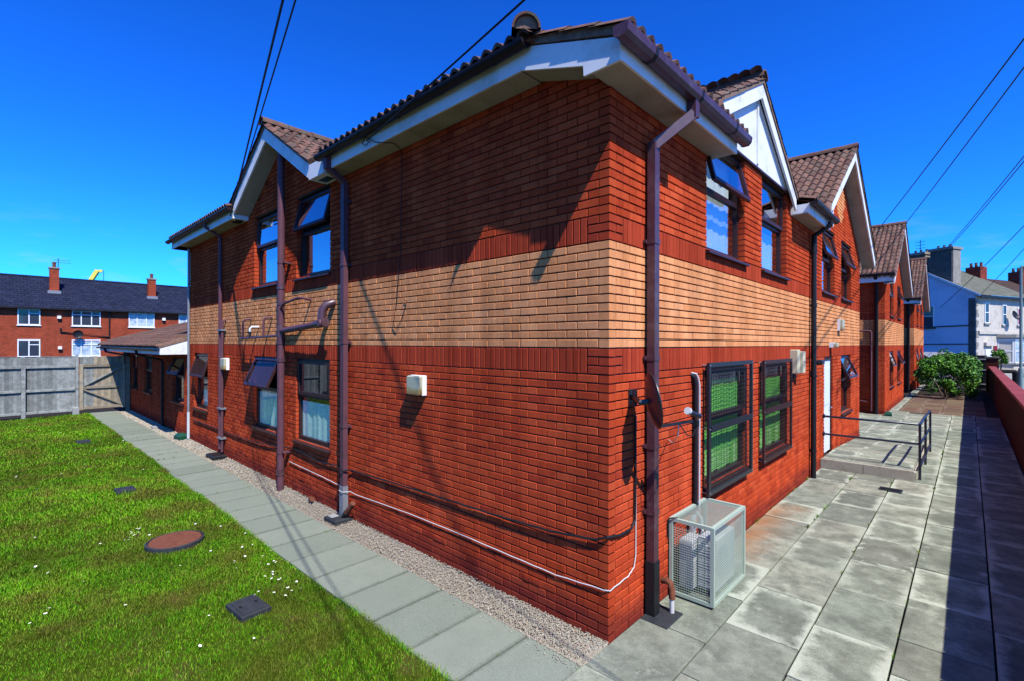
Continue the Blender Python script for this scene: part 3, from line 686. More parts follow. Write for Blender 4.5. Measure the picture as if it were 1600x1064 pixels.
# --- roof surface
def A_(x, y): return 4.85 + 0.325 * (0.33 - x)
def B_(x, y): return 5.13 + 0.325 * (y + 0.38)
def C_(x, y): return 5.13 + 0.325 * (12.95 - y)
def D_(x, y): return 5.13 + 0.325 * (x + 13.1)
def surf(x, y):
    if x > 0.34 or y < -0.39 or x < -13.12 or y > 13.3: return None
    c = []
    m_ = min((A_(x, y), 'A'), (B_(x, y), 'B'), (C_(x, y), 'C'), (D_(x, y), 'D'))
    okm = True
    if x > 0.10 and not (-0.34 < y < 2.33 or 5.6 < y < 7.42): okm = False
    if y < -0.05 and (-8.45 < x < -4.52): okm = False
    if y < -0.32 and x > -0.55: okm = False
    if y > 12.95: okm = False
    if okm: c.append(m_)
    if -8.6 < x < -4.95 and y > -0.32 and y < 6: c.append((GLt(x), 'GLl' if x < -6.72 else 'GLr'))
    if 1.85 < y < 5.7 and x < 0.10 and x > -6: c.append((G1t(y), 'G1l' if y < 3.8 else 'G1r'))
    if 6.9 < y < 13.25 and x < 0.30 and x > -7: c.append((G2t(y), 'G2l' if y < 9.97 else 'G2r'))
    return max(c) if c else None
mb = MB(); st = 0.11; idx = {}
xs = np.arange(-13.1, 0.34, st); ys = np.arange(-0.38, 13.26, st)
for i, x in enumerate(xs):
    for j, y in enumerate(ys):
        s = surf(x, y)
        if s: idx[i, j] = len(mb.v); mb.v.append((x, y, s[0] - 0.035))
for (i, j), k in idx.items():
    q = [(i, j), (i + 1, j), (i + 1, j + 1), (i, j + 1)]
    if all(t in idx for t in q): mb.f.append(tuple(idx[t] for t in q)); mb.mi.append(0)
ob('roof', mb, 'tile', main)
def isid(*ids):
    def k(p):
        s = surf(p.x, p.y); return s is not None and s[1] in ids
    return k
T = []
def plane_tiles(idn, o, ac, up, nac, nup): T.extend(tile_plane(isid(idn), o, ac, up, nac, nup))
plane_tiles('A', (0.35, -0.34, A_(0.35, 0)), (0, 1, 0), (-1, 0, 0.325), 45, 24)
plane_tiles('B', (-13.15, -0.40, B_(0, -0.40)), (1, 0, 0), (0, 1, 0.325), 44, 24)
plane_tiles('D', (-13.12, 13.0, D_(-13.12, 0)), (0, -1, 0), (1, 0, 0.325), 46, 24)
plane_tiles('GLr', (-4.95, -0.34, GLt(-4.95)), (0, 1, 0), (-1, 0, 0.61), 20, 8)
plane_tiles('GLl', (-8.49, 5.66, GLt(-8.49)), (0, -1, 0), (1, 0, 0.61), 20, 8)
plane_tiles('G1l', (0.12 - 6.0, 1.92, G1t(1.92)), (1, 0, 0), (0, 1, 0.52), 20, 9)
plane_tiles('G1r', (0.12, 5.68, G1t(5.68)), (-1, 0, 0), (0, -1, 0.66), 20, 9)
plane_tiles('G2l', (0.33 - 7.2, 6.92, G2t(6.92)), (1, 0, 0), (0, 1, 0.66), 24, 14)
plane_tiles('G2r', (0.33, 13.22, G2t(13.22)), (-1, 0, 0), (0, -1, 0.66), 24, 14)
emit_tiles(main, T, 300)
ridge_run(main, (-6.72, -0.36, 6.26), (-6.72, 3.1, 6.26))
ridge_run(main, (0.13, 3.8, 6.16), (-3.4, 3.8, 6.16))
ridge_run(main, (0.34, 9.97, 6.96), (-5.8, 9.97, 6.96))
ridge_run(main, (-0.56, -0.42, 5.17), (-6.6, 5.6, 7.14), 0.125)
ridge_run(main, (-12.9, -0.1, 5.24), (-7.2, 5.6, 7.1), 0.12)

def sloped(fr, a0, z0, a1, z1, o0, o1, dz0, dz1, mb):
    """slab along a slope line (a0,z0)-(a1,z1): offsets dz0..dz1 vertically, depth o0..o1"""
    mb.add([fr(a0, o0, z0 + dz0), fr(a1, o0, z1 + dz0), fr(a1, o0, z1 + dz1), fr(a0, o0, z0 + dz1), fr(a0, o1, z0 + dz0), fr(a1, o1, z1 + dz0), fr(a1, o1, z1 + dz1), fr(a0, o1, z0 + dz1)],
           [(0, 3, 2, 1), (4, 5, 6, 7), (0, 1, 5, 4), (1, 2, 6, 5), (2, 3, 7, 6), (3, 0, 4, 7)])
def gable_trim(parent, fr, ac, zt, slopes, hl, hr, ov, soffit=True, board=0.19, mat='white'):
    for s, h in ((-1, hl), (1, hr)):
        slope = slopes if not isinstance(slopes, tuple) else slopes[s > 0]; a1 = ac + s * h; z1 = zt - slope * h
        mb = MB(); sloped(fr, ac, zt, a1, z1, ov - 0.03, ov, -0.055 - board * 1.15, -0.05, mb); bb = ob('barge_board', mb, mat, parent)
        mb = MB(); n = max(4, int(h / 0.33))
        for i in range(n):
            t0, t1 = i / n, (i + 1) / n; e = random.uniform(-.006, .006)
            sloped(fr, ac + s * h * t0, zt - slope * h * t0, ac + s * h * (t1 + .01), zt - slope * h * (t1 + .01), ov - 0.10, ov + 0.018 + e, -0.048, 0.03 + e, mb)
        ob('verge_edge', mb, 'vergemortar', parent)
        if soffit:
            mb = MB(); sloped(fr, ac, zt, a1, z1, -0.01, ov - 0.031, -0.055 - board * 1.1, -0.055 - board * 1.1 + 0.018, mb); ob('sloped_soffit', mb, 'soffit', parent)
gable_trim(main, FL, -6.72, 6.25, 0.61, 1.72, 1.72, 0.29)
gable_trim(main, FRt, 3.8, 6.15, (0.52, 0.66), 1.86, 1.82, 0.09, soffit=False, board=0.17)
gable_trim(main, FRt, 9.97, 6.95, 0.66, 2.62, 3.2, 0.29)
# white boarded gable over the street windows
mb = MB(); P_ = [(1.95, 4.955), (5.60, 4.955), (5.55, 4.98), (3.8, 6.0), (2.0, 5.08)]
mb.prism([FRt(a, 0.012, z) for a, z in P_], (-0.03, 0, 0)); ob('gable_boarding', mb, 'white', main)
mb = MB()
sloped(FRt, 3.8, 5.92, 5.3, 4.99, 0.0125, 0.035, -0.05, 0.0, mb); sloped(FRt, 3.8, 5.92, 2.1, 5.04, 0.0125, 0.035, -0.05, 0.0, mb)
ob('gable_moulding', mb, 'white', main)
mb = MB(); FRt.box(mb, 3.79, 3.85, 0.0125, 0.03, 5.0, 5.84); ob('cover_strip', mb, 'white', main)
mb = MB(); FRt.box(mb, 2.3, 5.58, 0.0, 0.035, 4.925, 4.954); ob('brown_trim', mb, 'frame', main)

def eave(parent, fr, a0, a1, ov, zb, zt, gut='round', gm='gutterdark', gz=None, ends=(True, True), ga=None, fascia='white'):
    mb = MB(); fr.box(mb, a0, a1, ov - .022, ov, zb, zt); ob('fascia', mb, fascia, parent)
    mb = MB(); fr.box(mb, a0 + .002, a1 - .002, -.01, ov - .0225, zb + .006, zb + .02); ob('soffit', mb, 'soffit', parent)
    for e, a in zip(ends, (a0, a1)):
        if e: mb = MB(); fr.box(mb, a, a + (.016 if a == a0 else -.016), -.01, ov - .0226, zb + .0206, zt - .004); ob('eave_end_board', mb, fascia, parent)
    g0, g1 = ga or (a0 - .02, a1 + .02); gz = gz or zt - .03
    mb = MB(); r = .062; c_o = ov + .012 + r
    if gut == 'round': prof = [(c_o + r * math.cos(math.pi + math.pi * i / 10), gz - r * math.sin(math.pi * i / 10)) for i in range(11)]
    else: prof = [(ov + .008, gz), (ov + .012, gz - .075), (ov + .035, gz - .09), (ov + .095, gz - .09), (ov + .122, gz - .06), (ov + .13, gz - .012), (ov + .13, gz)]
    pin = [(o + (c_o - o) * .07, z + .004) for o, z in prof]
    k = len(prof); vs = []; fs = []
    for a in (g0, g1): vs += [fr(a, o, z) for o, z in prof] + [fr(a, o, z) for o, z in pin]
    for i in range(k - 1): fs += [(i, i + 1, 2 * k + i + 1, 2 * k + i), (k + i, k + i + 1, 3 * k + i + 1, 3 * k + i)]
    fs += [(0, k, 3 * k, 2 * k), (k - 1, 2 * k - 1, 4 * k - 1, 3 * k - 1)]
    mb.add(vs, fs); gt = ob('gutter', mb, gm, parent)
    for a in (g0, g1): mb = MB(); mb.prism([fr(a - .006, o, z) for o, z in [(o + (o - c_o) * .06, z - .004) for o, z in prof]], Vector(fr(.012, 0, 0)) - Vector(fr(0, 0, 0))); ob('stop_end', mb, gm, gt)
    n = max(1, round((g1 - g0) / .85)); 
    for i in range(n):
        a = g0 + (g1 - g0) * (i + .5) / n; mb = MB()
        pf = [(o + (o - c_o) * .05, z - .003) for o, z in prof]; vs = [fr(a - .02, o, z) for o, z in pf] + [fr(a + .02, o, z) for o, z in pf]
        mb.add(vs, [(i_, i_ + 1, k + i_ + 1, k + i_) for i_ in range(k - 1)]); ob('gutter_bracket', mb, 'black', gt)
    return gt
eave(main, FL, -4.50, -0.752, 0.29, 4.92, 5.13, gz=5.115, ends=(True, False), ga=(-4.55, -0.62))
eave(main, FL, -13.1, -8.36, 0.29, 4.92, 5.13, gz=5.115, ga=(-13.15, -8.3))
eave(main, FRt, -0.268, 2.24, 0.27, 4.63, 4.80, gut='square', gm='brown', gz=4.815, ends=(False, True), ga=(-0.40, 2.33))
eave(main, FRt, 5.66, 7.32, 0.27, 4.63, 4.80, gut='round', gm='gutterdark', gz=4.815, ga=(5.62, 7.42))
# eave on the left return (x = -12.6)
mb = MB(); mb.box((-13.1, -0.268, 4.92), (-13.075, 12.9, 5.13)); ob('fascia', mb, 'white', main)
mb = MB(); mb.box((-13.074, -0.268, 4.926), (-12.5, 12.9, 4.94)); ob('soffit', mb, 'soffit', main)
# corner verge board: follows the shallow slope and ends in a box
mb = MB(); poly = [(-0.75, 4.925), (-0.068, 4.705), (-0.062, 4.62), (0.27, 4.62), (0.27, 4.795), (-0.75, 5.135)]
mb.prism([(a, -0.27, z) for a, z in poly], (0, -0.022, 0)); ob('verge_board', mb, 'white', main)
mb = MB(); sloped(FL, -0.75, 4.94, -0.068, 4.72, 0.0, 0.268, 0, .014, mb); mb.box((-0.062, -0.268, 4.71), (-0.05, 0.0, 4.93)); ob('verge_soffit', mb, 'soffit', main)
mb = MB()
for i in range(5):
    x0 = 0.33 - i * .2; x1 = x0 - .21; e = random.uniform(-.012, .012)
    mb.add([(x0, -.30 - e * .4, A_(x0, 0) - .055), (x1, -.30, A_(x1, 0) - .055), (x1, -.30, A_(x1, 0) + .02 + e), (x0, -.30, A_(x0, 0) + .02 - e), (x0, -.23, A_(x0, 0) - .055), (x1, -.23, A_(x1, 0) - .055), (x1, -.23, A_(x1, 0) + .03), (x0, -.23, A_(x0, 0) + .03)],
           [(0, 3, 2, 1), (4, 5, 6, 7), (0, 1, 5, 4), (1, 2, 6, 5), (2, 3, 7, 6), (3, 0, 4, 7)])
ob('verge_edge', mb, 'vergemortar', main)
# battered box where the left gable meets the eave
mb = MB(); mb.box((-4.98, -0.30, 4.90), (-4.52, -0.02, 5.12)); ob('valley_box', mb, 'white', main)
mb = MB(); mb.box((-8.52, -0.295, 4.915), (-8.34, -0.02, 5.10)); ob('valley_box', mb, 'white', main)
for a in (-4.75, -8.55):
    mb = MB(); FL.box(mb, a - .14, a + .14, .08, .2, 4.895, 4.9265); ob('soffit_vent', mb, 'black', main)
mb = MB(); FRt.box(mb, 7.33, 7.5, .02, .29, 4.72, 5.02); ob('valley_box', mb, 'white', main)

# --- rainwater and soil pipes
def collars(parent, fr, a, o, zs, r, mat):
    for z in zs:
        mb = MB(); mb.tube([fr(a, o, z - .025), fr(a, o, z + .025)], r * 1.16, 14); fr.box(mb, a - r * .5, a + r * .5, 0, o, z - .015, z + .015); fr.box(mb, a + r, a + r + .03, o - .02, o + .005, z - .012, z + .012)
        ob('pipe_bracket', mb, mat, parent)
# square downpipe on the garden side (x=-4.34)
mb = MB(); FL.box(mb, -4.385, -4.295, .035, .105, .28, 4.78); mb.beam(FL(-4.34, .07, 4.77), FL(-4.34, .33, 4.93), .085, .065); FL.box(mb, -4.38, -4.30, .295, .365, 4.90, 5.06)
dp = ob('downpipe', mb, 'pipe', main)
mb = MB(); FL.box(mb, -4.390, -4.290, .030, .110, -.02, .45); ob('pipe_shoe', mb, 'galv', dp)
for z in (1.3, 2.5, 3.6, 4.5):
    mb = MB(); FL.box(mb, -4.392, -4.288, .0, .111, z - .02, z + .02); FL.box(mb, -4.29, -4.25, .0, .03, z - .015, z + .015); ob('pipe_bracket', mb, 'pipe', dp)
# street-side downpipe near the corner, with swan neck
mb = MB(); FRt.box(mb, .595, .685, .03, .105, .42, 4.33); dp = ob('downpipe', mb, 'brown', main)
mb = MB(); mb.beam(FRt(.64, .067, 4.30), FRt(.90, .325, 4.60), .075, .085); FRt.box(mb, .87, .95, .285, .365, 4.57, 4.74); ob('swan_neck', mb, 'brown', dp)
mb = MB(); FRt.box(mb, .588, .692, .024, .112, -.03, .50); ob('pipe_shoe', mb, 'black', dp)
for z in (.95, 1.55, 2.36, 3.42):
    mb = MB(); FRt.box(mb, .589, .691, 0, .111, z - .022, z + .022); FRt.box(mb, .565, .59, 0, .03, z - .012, z + .012); ob('pipe_bracket', mb, 'brown', dp)
# black downpipe further along the street side
mb = MB(); mb.tube([FRt(6.98, .33, 4.72), FRt(6.98, .33, 4.66), FRt(6.98, .075, 4.50), FRt(6.98, .07, 4.4), FRt(6.98, .07, -.02)], .045, 14); dp = ob('downpipe', mb, 'black', main, smooth=True)
collars(dp, FRt, 6.98, .07, (.5, 1.9, 3.2, 4.2), .045, 'black')
# round downpipe A (x=-9.9), doubled below
mb = MB(); mb.tube([FL(-9.9, .36, 5.06), FL(-9.9, .36, 4.98), FL(-9.9, .08, 4.82), FL(-9.9, .065, 4.72), FL(-9.9, .065, .15)], .036, 14); dp = ob('downpipe', mb, 'pipe', main, smooth=True)
mb = MB(); mb.tube([FL(-9.74, .0, 2.96), FL(-9.74, .06, 2.96), FL(-9.74, .07, 2.9), FL(-9.74, .07, .1)], .028, 12); ob('waste_pipe', mb, 'pipe', dp, smooth=True)
for z in (.4, 1.05, 2.75): mb = MB(); FL.box(mb, -9.96, -9.69, 0, .112, z - .018, z + .018); ob('pipe_bracket', mb, 'galv', dp)
mb = MB(); mb.cbox((-10.05, -.30, -.04), (-9.55, -.03, .06), .02); ob('gully_surround', mb, 'black', dp)
# soil stack between the windows
SX, SO = -6.42, .13
mb = MB(); mb.tube([FL(SX, SO, -.03), FL(SX, SO, 5.72)], .058, 20); soil = ob('soil_stack', mb, 'pipe', main, smooth=True)
for z, h in ((.28, .10), (2.2, .07), (2.62, .30), (3.15, .06), (3.42, .05)):
    mb = MB(); mb.tube([FL(SX, SO, z - h / 2), FL(SX, SO, z + h / 2)], .068, 20); ob('pipe_collar', mb, 'brown', soil, smooth=True)
for z in (.62, 3.85): mb = MB(); mb.tube([FL(SX, SO, z - .02), FL(SX, SO, z + .02)], .066, 16); mb.tube([FL(SX + .09, SO - .03, z), FL(SX + .09, SO + .0, z)], .022, 10); FL.box(mb, SX - .02, SX + .1, 0, SO, z - .015, z + .015); ob('pipe_bracket', mb, 'pipe', soil)
mb = MB(); mb.tube([FL(SX + .05, SO, 2.68), FL(-5.0, .16, 2.76)], .05, 16); br = ob('branch_pipe', mb, 'pipe', soil, smooth=True)
mb = MB(); pts = [FL(-4.84, .16, 2.78), FL(-4.84, .16, 2.86), FL(-4.84, .15, 2.97), FL(-4.82, .10, 3.05), FL(-4.78, .02, 3.08), FL(-4.78, -.02, 3.08)]
mb.tube(pts, .062, 16); mb.tube([FL(-5.02, .16, 2.76), FL(-4.72, .16, 2.78)], .064, 16); ob('pipe_elbow', mb, 'brown', soil, smooth=True)
mb = MB(); mb.lathe([(0.0, .012), (.045, .012), (.055, .0), (.06, -.02)], n=16); ac_ = ob('access_cap', mb, 'pipe', soil, smooth=True); ac_.matrix_local = Matrix.Translation(FL(-4.80, .225, 2.77)) @ Matrix.Rotation(R(90), 4, 'X')
mb = MB(); mb.tube([FL(SX, SO + .02, 3.02), FL(SX + .16, .15, 3.14), FL(SX + .75, .16, 3.2), FL(SX + .86, .12, 3.19), FL(SX + .86, -.02, 3.17)], .021, 12); ob('waste_pipe', mb, 'pipe', soil, smooth=True)
mb = MB(); mb.tube([FL(SX - .06, .13, 2.60), FL(-8.34, .14, 2.56)], .022, 12); ob('waste_pipe', mb, 'brown', soil, smooth=True)
for a in (-8.24, -7.18):
    mb = MB(); mb.tube([FL(a, .14, 2.57), FL(a, .14, 2.86), FL(a + .01, .12, 2.92), FL(a + .04, .06, 2.94), FL(a + .04, -.02, 2.94)], .02, 12); ob('waste_pipe', mb, 'pipe', soil, smooth=True)
mb = MB(); mb.tube([FL(-7.86, .14, 2.68), FL(-7.86, .14, 2.74), FL(-7.83, .11, 2.78), FL(-7.8, .0, 2.78)], .02, 10); ob('overflow_pipe', mb, 'whiteclean', soil, smooth=True)
mb = MB(); mb.tube([FL(-7.86, .14, 2.57), FL(-7.86, .14, 2.69)], .024, 10); ob('pipe_joint', mb, 'black', soil, smooth=True)
mb = MB(); mb.tube([FL(SX - .09, .10, 3.12), FL(SX - .09, .16, 3.12)], .035, 12); ob('cleaning_eye', mb, 'brown', soil, smooth=True)
# grey conduit at the end of the two-storey wall
mb = MB(); mb.tube([FL(-12.53, .04, .0), FL(-12.53, .04, 4.9)], .03, 12); cdt = ob('conduit', mb, 'galv', main, smooth=True)
mb = MB(); mb.tube([FL(-12.53, .04, .02), FL(-12.53, .04, .7)], .034, 12); ob('conduit_sleeve', mb, 'acwhite', cdt, smooth=True)
# black trunking by the guarded window, with the white cable clipped to it
mb = MB(); mb.tube([FRt(1.68, .035, .72), FRt(1.68, .035, 2.06), FRt(1.66, .03, 2.13), FRt(1.64, -.02, 2.17)], .026, 12); tk = ob('trunking_pipe', mb, 'black', main, smooth=True)
mb = MB(); mb.tube([FRt(1.70, .07, .3), FRt(1.705, .066, 1.0), FRt(1.705, .066, 2.04), FRt(1.685, .062, 2.12), FRt(1.66, .05, 2.17), FRt(1.645, .0, 2.18)], .010, 8); ob('white_cable', mb, 'whitecable', tk, smooth=True)

# ================================================================== SINGLE STOREY ANNEX
annex = thing('brick_annex', 'low red brick annex with brown tiled roof next to the timber gate', 'building')
Aw = [(-20.35, -19.15, 0.878, 2.1), (-18.15, -17.0, 0.878, 2.1), (-14.35, -13.15, 0.878, 2.1)]
it = lay(-12.62, -22.0, True, Aw, lambda a: 2.2, -1, nrows=30, buff=False, soldiers=())
FA = Fr('L', 0.0)
wa = core('wall', FA, -22.0, -12.62, -0.15, 2.2, Aw, annex); build_bricks(wa, FA, it)
for i, a in enumerate(Aw): window(annex, FA, *a, vent=(0, 0, 26)[i], vglass='glass')
AZ, AS = 2.38, 0.325
def Ah(x, y): return min(AZ + AS * (y + 0.68), AZ + AS * (x + 22.6))
mb = MB(); mb.add([(-22.6, -.66, Ah(-22.6, -.66)), (-12.61, -.66, AZ), (-12.61, 8, AZ + AS * 8.66), (-13.94, 8, AZ + AS * 8.66)], [(0, 1, 2, 3)])
mb.add([(-22.6, -.68, AZ), (-13.94, 8, AZ + AS * 8.66), (-22.6, 8, AZ)], [(0, 1, 2)])
mb.v = [(x, y, z - .03) for x, y, z in mb.v]; ob('roof', mb, 'tile', annex)
T = tile_plane(lambda p: p.x > -22.6 + (p.y + .68) and p.y < 6 and p.x < -12.68, (-12.63 - 34 * TW, -.70, AZ - .005), (1, 0, 0), (0, 1, AS), 34, 22)
emit_tiles(annex, T, 300)
ridge_run(annex, (-22.5, -.6, AZ + .03), (-17.0, 4.9, AZ + AS * 5.6), .11)
mb = MB(); mb.box((-22.5, -.64, 2.19), (-12.60, -.618, 2.36)); ob('fascia', mb, 'white', annex)
mb = MB(); mb.box((-22.5, -.617, 2.196), (-12.64, -.005, 2.21)); ob('soffit', mb, 'soffit', annex)
mb = MB(); mb.prism([(-12.625, -.617, 2.19), (-12.625, -.005, 2.19), (-12.625, -.005, 2.56), (-12.625, -.617, 2.355)], (.024, 0, 0)); ob('end_board', mb, 'white', annex)
mb = MB()
for i in range(3): sloped(Fr('R', -12.61), -.66 + .22 * i, AZ + AS * .22 * i, -.66 + .22 * (i + 1), AZ + AS * .22 * (i + 1), -.05, .02, -.03, .03, mb)
ob('verge_edge', mb, 'vergemortar', annex)
mb = MB(); r = .055
prof = [(-.66 - r + r * math.cos(math.pi * i / 8), 2.33 - r * math.sin(math.pi * i / 8)) for i in range(9)]
vs = [(x, y, z) for x in (-22.5, -12.6) for y, z in prof]; mb.add(vs, [(i, i + 1, 10 + i, 9 + i) for i in range(8)]); ob('gutter', mb, 'gutterdark', annex)
mb = MB(); mb.tube([(-15.2, -.70, 2.28), (-15.2, -.68, 2.15), (-15.2, -.1, 1.98), (-15.2, -.07, 1.9), (-15.2, -.07, .02)], .036, 12); adp = ob('downpipe', mb, 'black', annex, smooth=True)
mb = MB(); mb.cbox((-15.35, -.32, -.03), (-15.1, -.05, .04), .015); ob('gully', mb, 'kerb', adp)
mb = MB(); mb.tube([(-20.9, -.7, 2.27), (-20.75, -.68, 2.16), (-19.9, -.15, 2.02)], .036, 12); ob('downpipe', mb, 'black', annex, smooth=True)

# ================================================================== BLOCKS FURTHER ALONG THE STREET
def far_block(y0, y1, label):
    t = thing('brick_building', label, 'building'); yc = (y0 + y1) / 2; hw = (y1 - y0) / 2
    w = (y1 - y0); q = [(y0 + .21 * w, y0 + .41 * w - .05), (y0 + .60 * w, y0 + .80 * w)]
    op = [(a, b, 0.878, 2.228) for a, b in q] + [(a, b, 3.578, 4.90) for a, b in q]
    pk = 4.86 + .66 * (hw + .3); gt = lambda a: pk - .66 * abs(a - yc)
    it = lay(y0, y1, False, op, lambda a: gt(a) - .28, 1, nrows=92); f = Fr('R', 0.0)
    wf = core('front_wall', f, y0 + .262, y1, -.15, 4.9, op, t, gable=[(y0 + .1, 4.895), (y1 - .1, 4.895), (yc, pk - .34)]); build_bricks(wf, f, it)
    fs = Fr('L', y0); it = lay(0.0, -4.0, True, [], lambda a: 4.9, -1, nrows=66); ws = core('side_wall', fs, -4.0, -.013, -.15, 4.9, [], t); build_bricks(ws, fs, it)
    mb = MB(); mb.box((-4, y1 - .25, -.15), (-.27, y1, 4.9)); mb.box((-4.2, y0, -.15), (-4, y1, 4.9)); ob('rear_wall', mb, 'flatbrick', t)
    for k, o in enumerate(op): window(t, f, *o, vent=(18, 24, 6, 20)[k] if y0 < 25 else 12, glass='glassup' if k > 1 else 'glass')
    mb = MB(); ov = .32
    mb.add([(ov, y0 - .3, gt(y0 - .3) - .03), (ov, yc, pk - .03), (-4.4, yc, pk - .03), (-4.4, y0 - .3, gt(y0 - .3) - .03), (ov, y1 + .3, gt(y1 + .3) - .03), (-4.4, y1 + .3, gt(y1 + .3) - .03)], [(0, 1, 2, 3), (1, 4, 5, 2)]); ob('roof', mb, 'tile', t)
    n = int((hw + .3) * math.sqrt(1 + .66 ** 2) / TE) + 1
    T = tile_plane(lambda p: p.y < yc, (ov + .02 - 16 * TW, y0 - .32, gt(y0 - .32)), (1, 0, 0), (0, 1, .66), 16, n)
    T2 = tile_plane(lambda p: p.y > yc, (ov + .02, y1 + .32, gt(y1 + .32)), (-1, 0, 0), (0, -1, .66), 16, n)
    emit_tiles(t, T + T2, 230 if y0 < 25 else 0)
    ridge_run(t, (ov + .03, yc, pk + .01), (-4.4, yc, pk + .01))
    gable_trim(t, f, yc, pk, .66, hw + .3, hw + .3, .30)
    # side eave
    mb = MB(); mb.box((-4.3, y0 - .29, 4.68), (.28, y0 - .268, 4.95)); ob('fascia', mb, 'white', t)
    mb = MB(); mb.box((-4.3, y0 - .267, 4.686), (.27, y0 - .002, 4.70)); ob('soffit', mb, 'soffit', t)
    mb = MB(); mb.tube([(-4.3, y0 - .36, 4.94), (.31, y0 - .36, 4.94)], .055, 10); ob('gutter', mb, 'gutterdark', t, smooth=True)
    mb = MB(); mb.tube([(-.24, y0 - .36, 4.9), (-.24, y0 - .08, 4.62), (-.24, y0 - .08, 0)], .06, 10); ob('downpipe', mb, 'black', t, smooth=True)
    return t
b2 = far_block(18.22, 25.04, 'red brick block with a pair of open windows per floor beyond the ramp railing')
b3 = far_block(30.9, 38.4, 'farthest red brick gabled block, between the next block and the end house')
mb = MB(); mb.tube([(-1.6, 18.12, 2.95), (-.42, 18.12, 2.95), (-.38, 18.12, 2.9), (-.38, 18.12, .1)], .03, 10); ob('waste_pipe', mb, 'pipe', b2, smooth=True)
mb = MB(); mb.tube([(-1.6, 18.12, .55), (-.5, 18.12, .42)], .025, 10); ob('waste_pipe', mb, 'pipe', b2, smooth=True)

# ================================================================== FENCE AND GATE
FX = -20.5
fence = thing('timber_fence', 'weathered grey close-board fence with rails and posts behind the lawn', 'fence', (FX, -5, 0))
mb = MB(); mb.add([(0, 0, .16), (.012, .0, .16), (.02, .102, .16), (0, .102, .16), (0, 0, 2.0), (.012, 0, 2.0), (.02, .102, 2.0), (0, .102, 2.0)], [(0, 3, 2, 1), (4, 5, 6, 7), (0, 1, 5, 4), (1, 2, 6, 5), (2, 3, 7, 6), (3, 0, 4, 7)])
pm = mb.mesh('plank', 'woodgrey'); pt = mb.mesh('plank', 'woodtan')
y = -7.5
while y < -1.50: put('plank', pm, fence, (random.uniform(-.003, .003), y + 5, random.uniform(-.012, .012))); y += .0945
mb = MB(); mb.box((0, 0, -.15), (.10, .10, 1.72)); pst = mb.mesh('post', 'woodgrey')
for yy in (-7.2, -5.65, -4.25, -2.86): put('post', pst, fence, (.022, yy + 5, 0))
mb = MB(); mb.box((0, 0, -.15), (.07, .08, 2.05)); put('post', mb.mesh('post', 'woodgrey'), fence, (.022, -1.53 + 5, 0))
for zz in (.10, .83, 1.62):
    for ya, yb in ((-7.1, -5.66), (-5.55, -4.26), (-4.15, -2.87), (-2.75, -1.54)):
        mb = MB(); mb.cbox((.022, ya + 5, zz), (.075, yb + 5, zz + .085), .008); ob('rail', mb, 'woodgrey', fence)
mb = MB(); mb.cbox((.0, -7.5 + 5, 2.0), (.03, -1.5 + 5, 2.015), .003); ob('capping', mb, 'woodgrey', fence)
gate = thing('timber_gate', 'tan timber garden gate with diagonal braces beside the annex', 'gate', (FX, -1.43, 0))
y = 0.0; i = 0
while y < 1.22:
    put('plank', pm if (i < 4) else pt, gate, (random.uniform(-.003, .003), y, random.uniform(-.02, .01))); y += .0945; i += 1
for yy, m_ in ((0.0, 'woodtan'), (1.17, 'woodtan')):
    mb = MB(); mb.cbox((.022, yy, .12), (.07, yy + .10, 1.72), .008); ob('stile', mb, m_, gate)
for zz in (.14, .86, 1.62):
    mb = MB(); mb.cbox((.022, .102, zz), (.066, 1.168, zz + .10), .008); ob('rail', mb, 'woodtan', gate)
mb = MB(); mb.beam((.045, .12, .97), (.045, 1.15, 1.60), .045, .085, up=(1, 0, 0)); ob('brace', mb, 'woodgrey', gate)
mb = MB(); mb.beam((.045, .12, .84), (.045, 1.15, .26), .045, .085, up=(1, 0, 0)); ob('brace', mb, 'woodtan', gate)
mb = MB(); mb.box((.0, 1.29, -.1), (.09, 1.40, 2.0)); ob('gate_post', mb, 'woodtan', gate)
mb = MB(); mb.cbox((.0, 0, 0), (.16, .17, .32), .03); tag(put('post_stub', mb.mesh('post_stub', 'kerb'), None, (FX + .1, -1.62, -.06)), 'short pale concrete stub at the foot of the gate post', 'post stub')

# ================================================================== FLATS BEHIND THE FENCE
flats = thing('apartment_building', 'long red brick flats with dark slate roof, white windows and two chimneys', 'building', (-53, 0, 0))
mb = MB(); mb.box((-9, -16, -.2), (0, 18, 5.25)); ob('wall', mb, 'flatbrick', flats)
mb = MB(); mb.add([(.35, -16.3, 5.25), (.35, 18.3, 5.25), (-4.5, 18.3, 8.15), (-4.5, -16.3, 8.15), (-9.3, -16.3, 5.25), (-9.3, 18.3, 5.25)], [(0, 1, 2, 3), (3, 2, 5, 4), (0, 3, 4), (1, 5, 2)]); fr_ = ob('roof', mb, 'flatslate', flats)
mb = MB(); mb.box((.33, -16.3, 5.12), (.40, 18.3, 5.25)); ob('gutter', mb, 'black', flats)
mb = MB(); mb.tube([(-4.5, -16.3, 8.14), (-4.5, 18.3, 8.14)], .12, 8); ob('ridge', mb, 'flatslate', fr_)
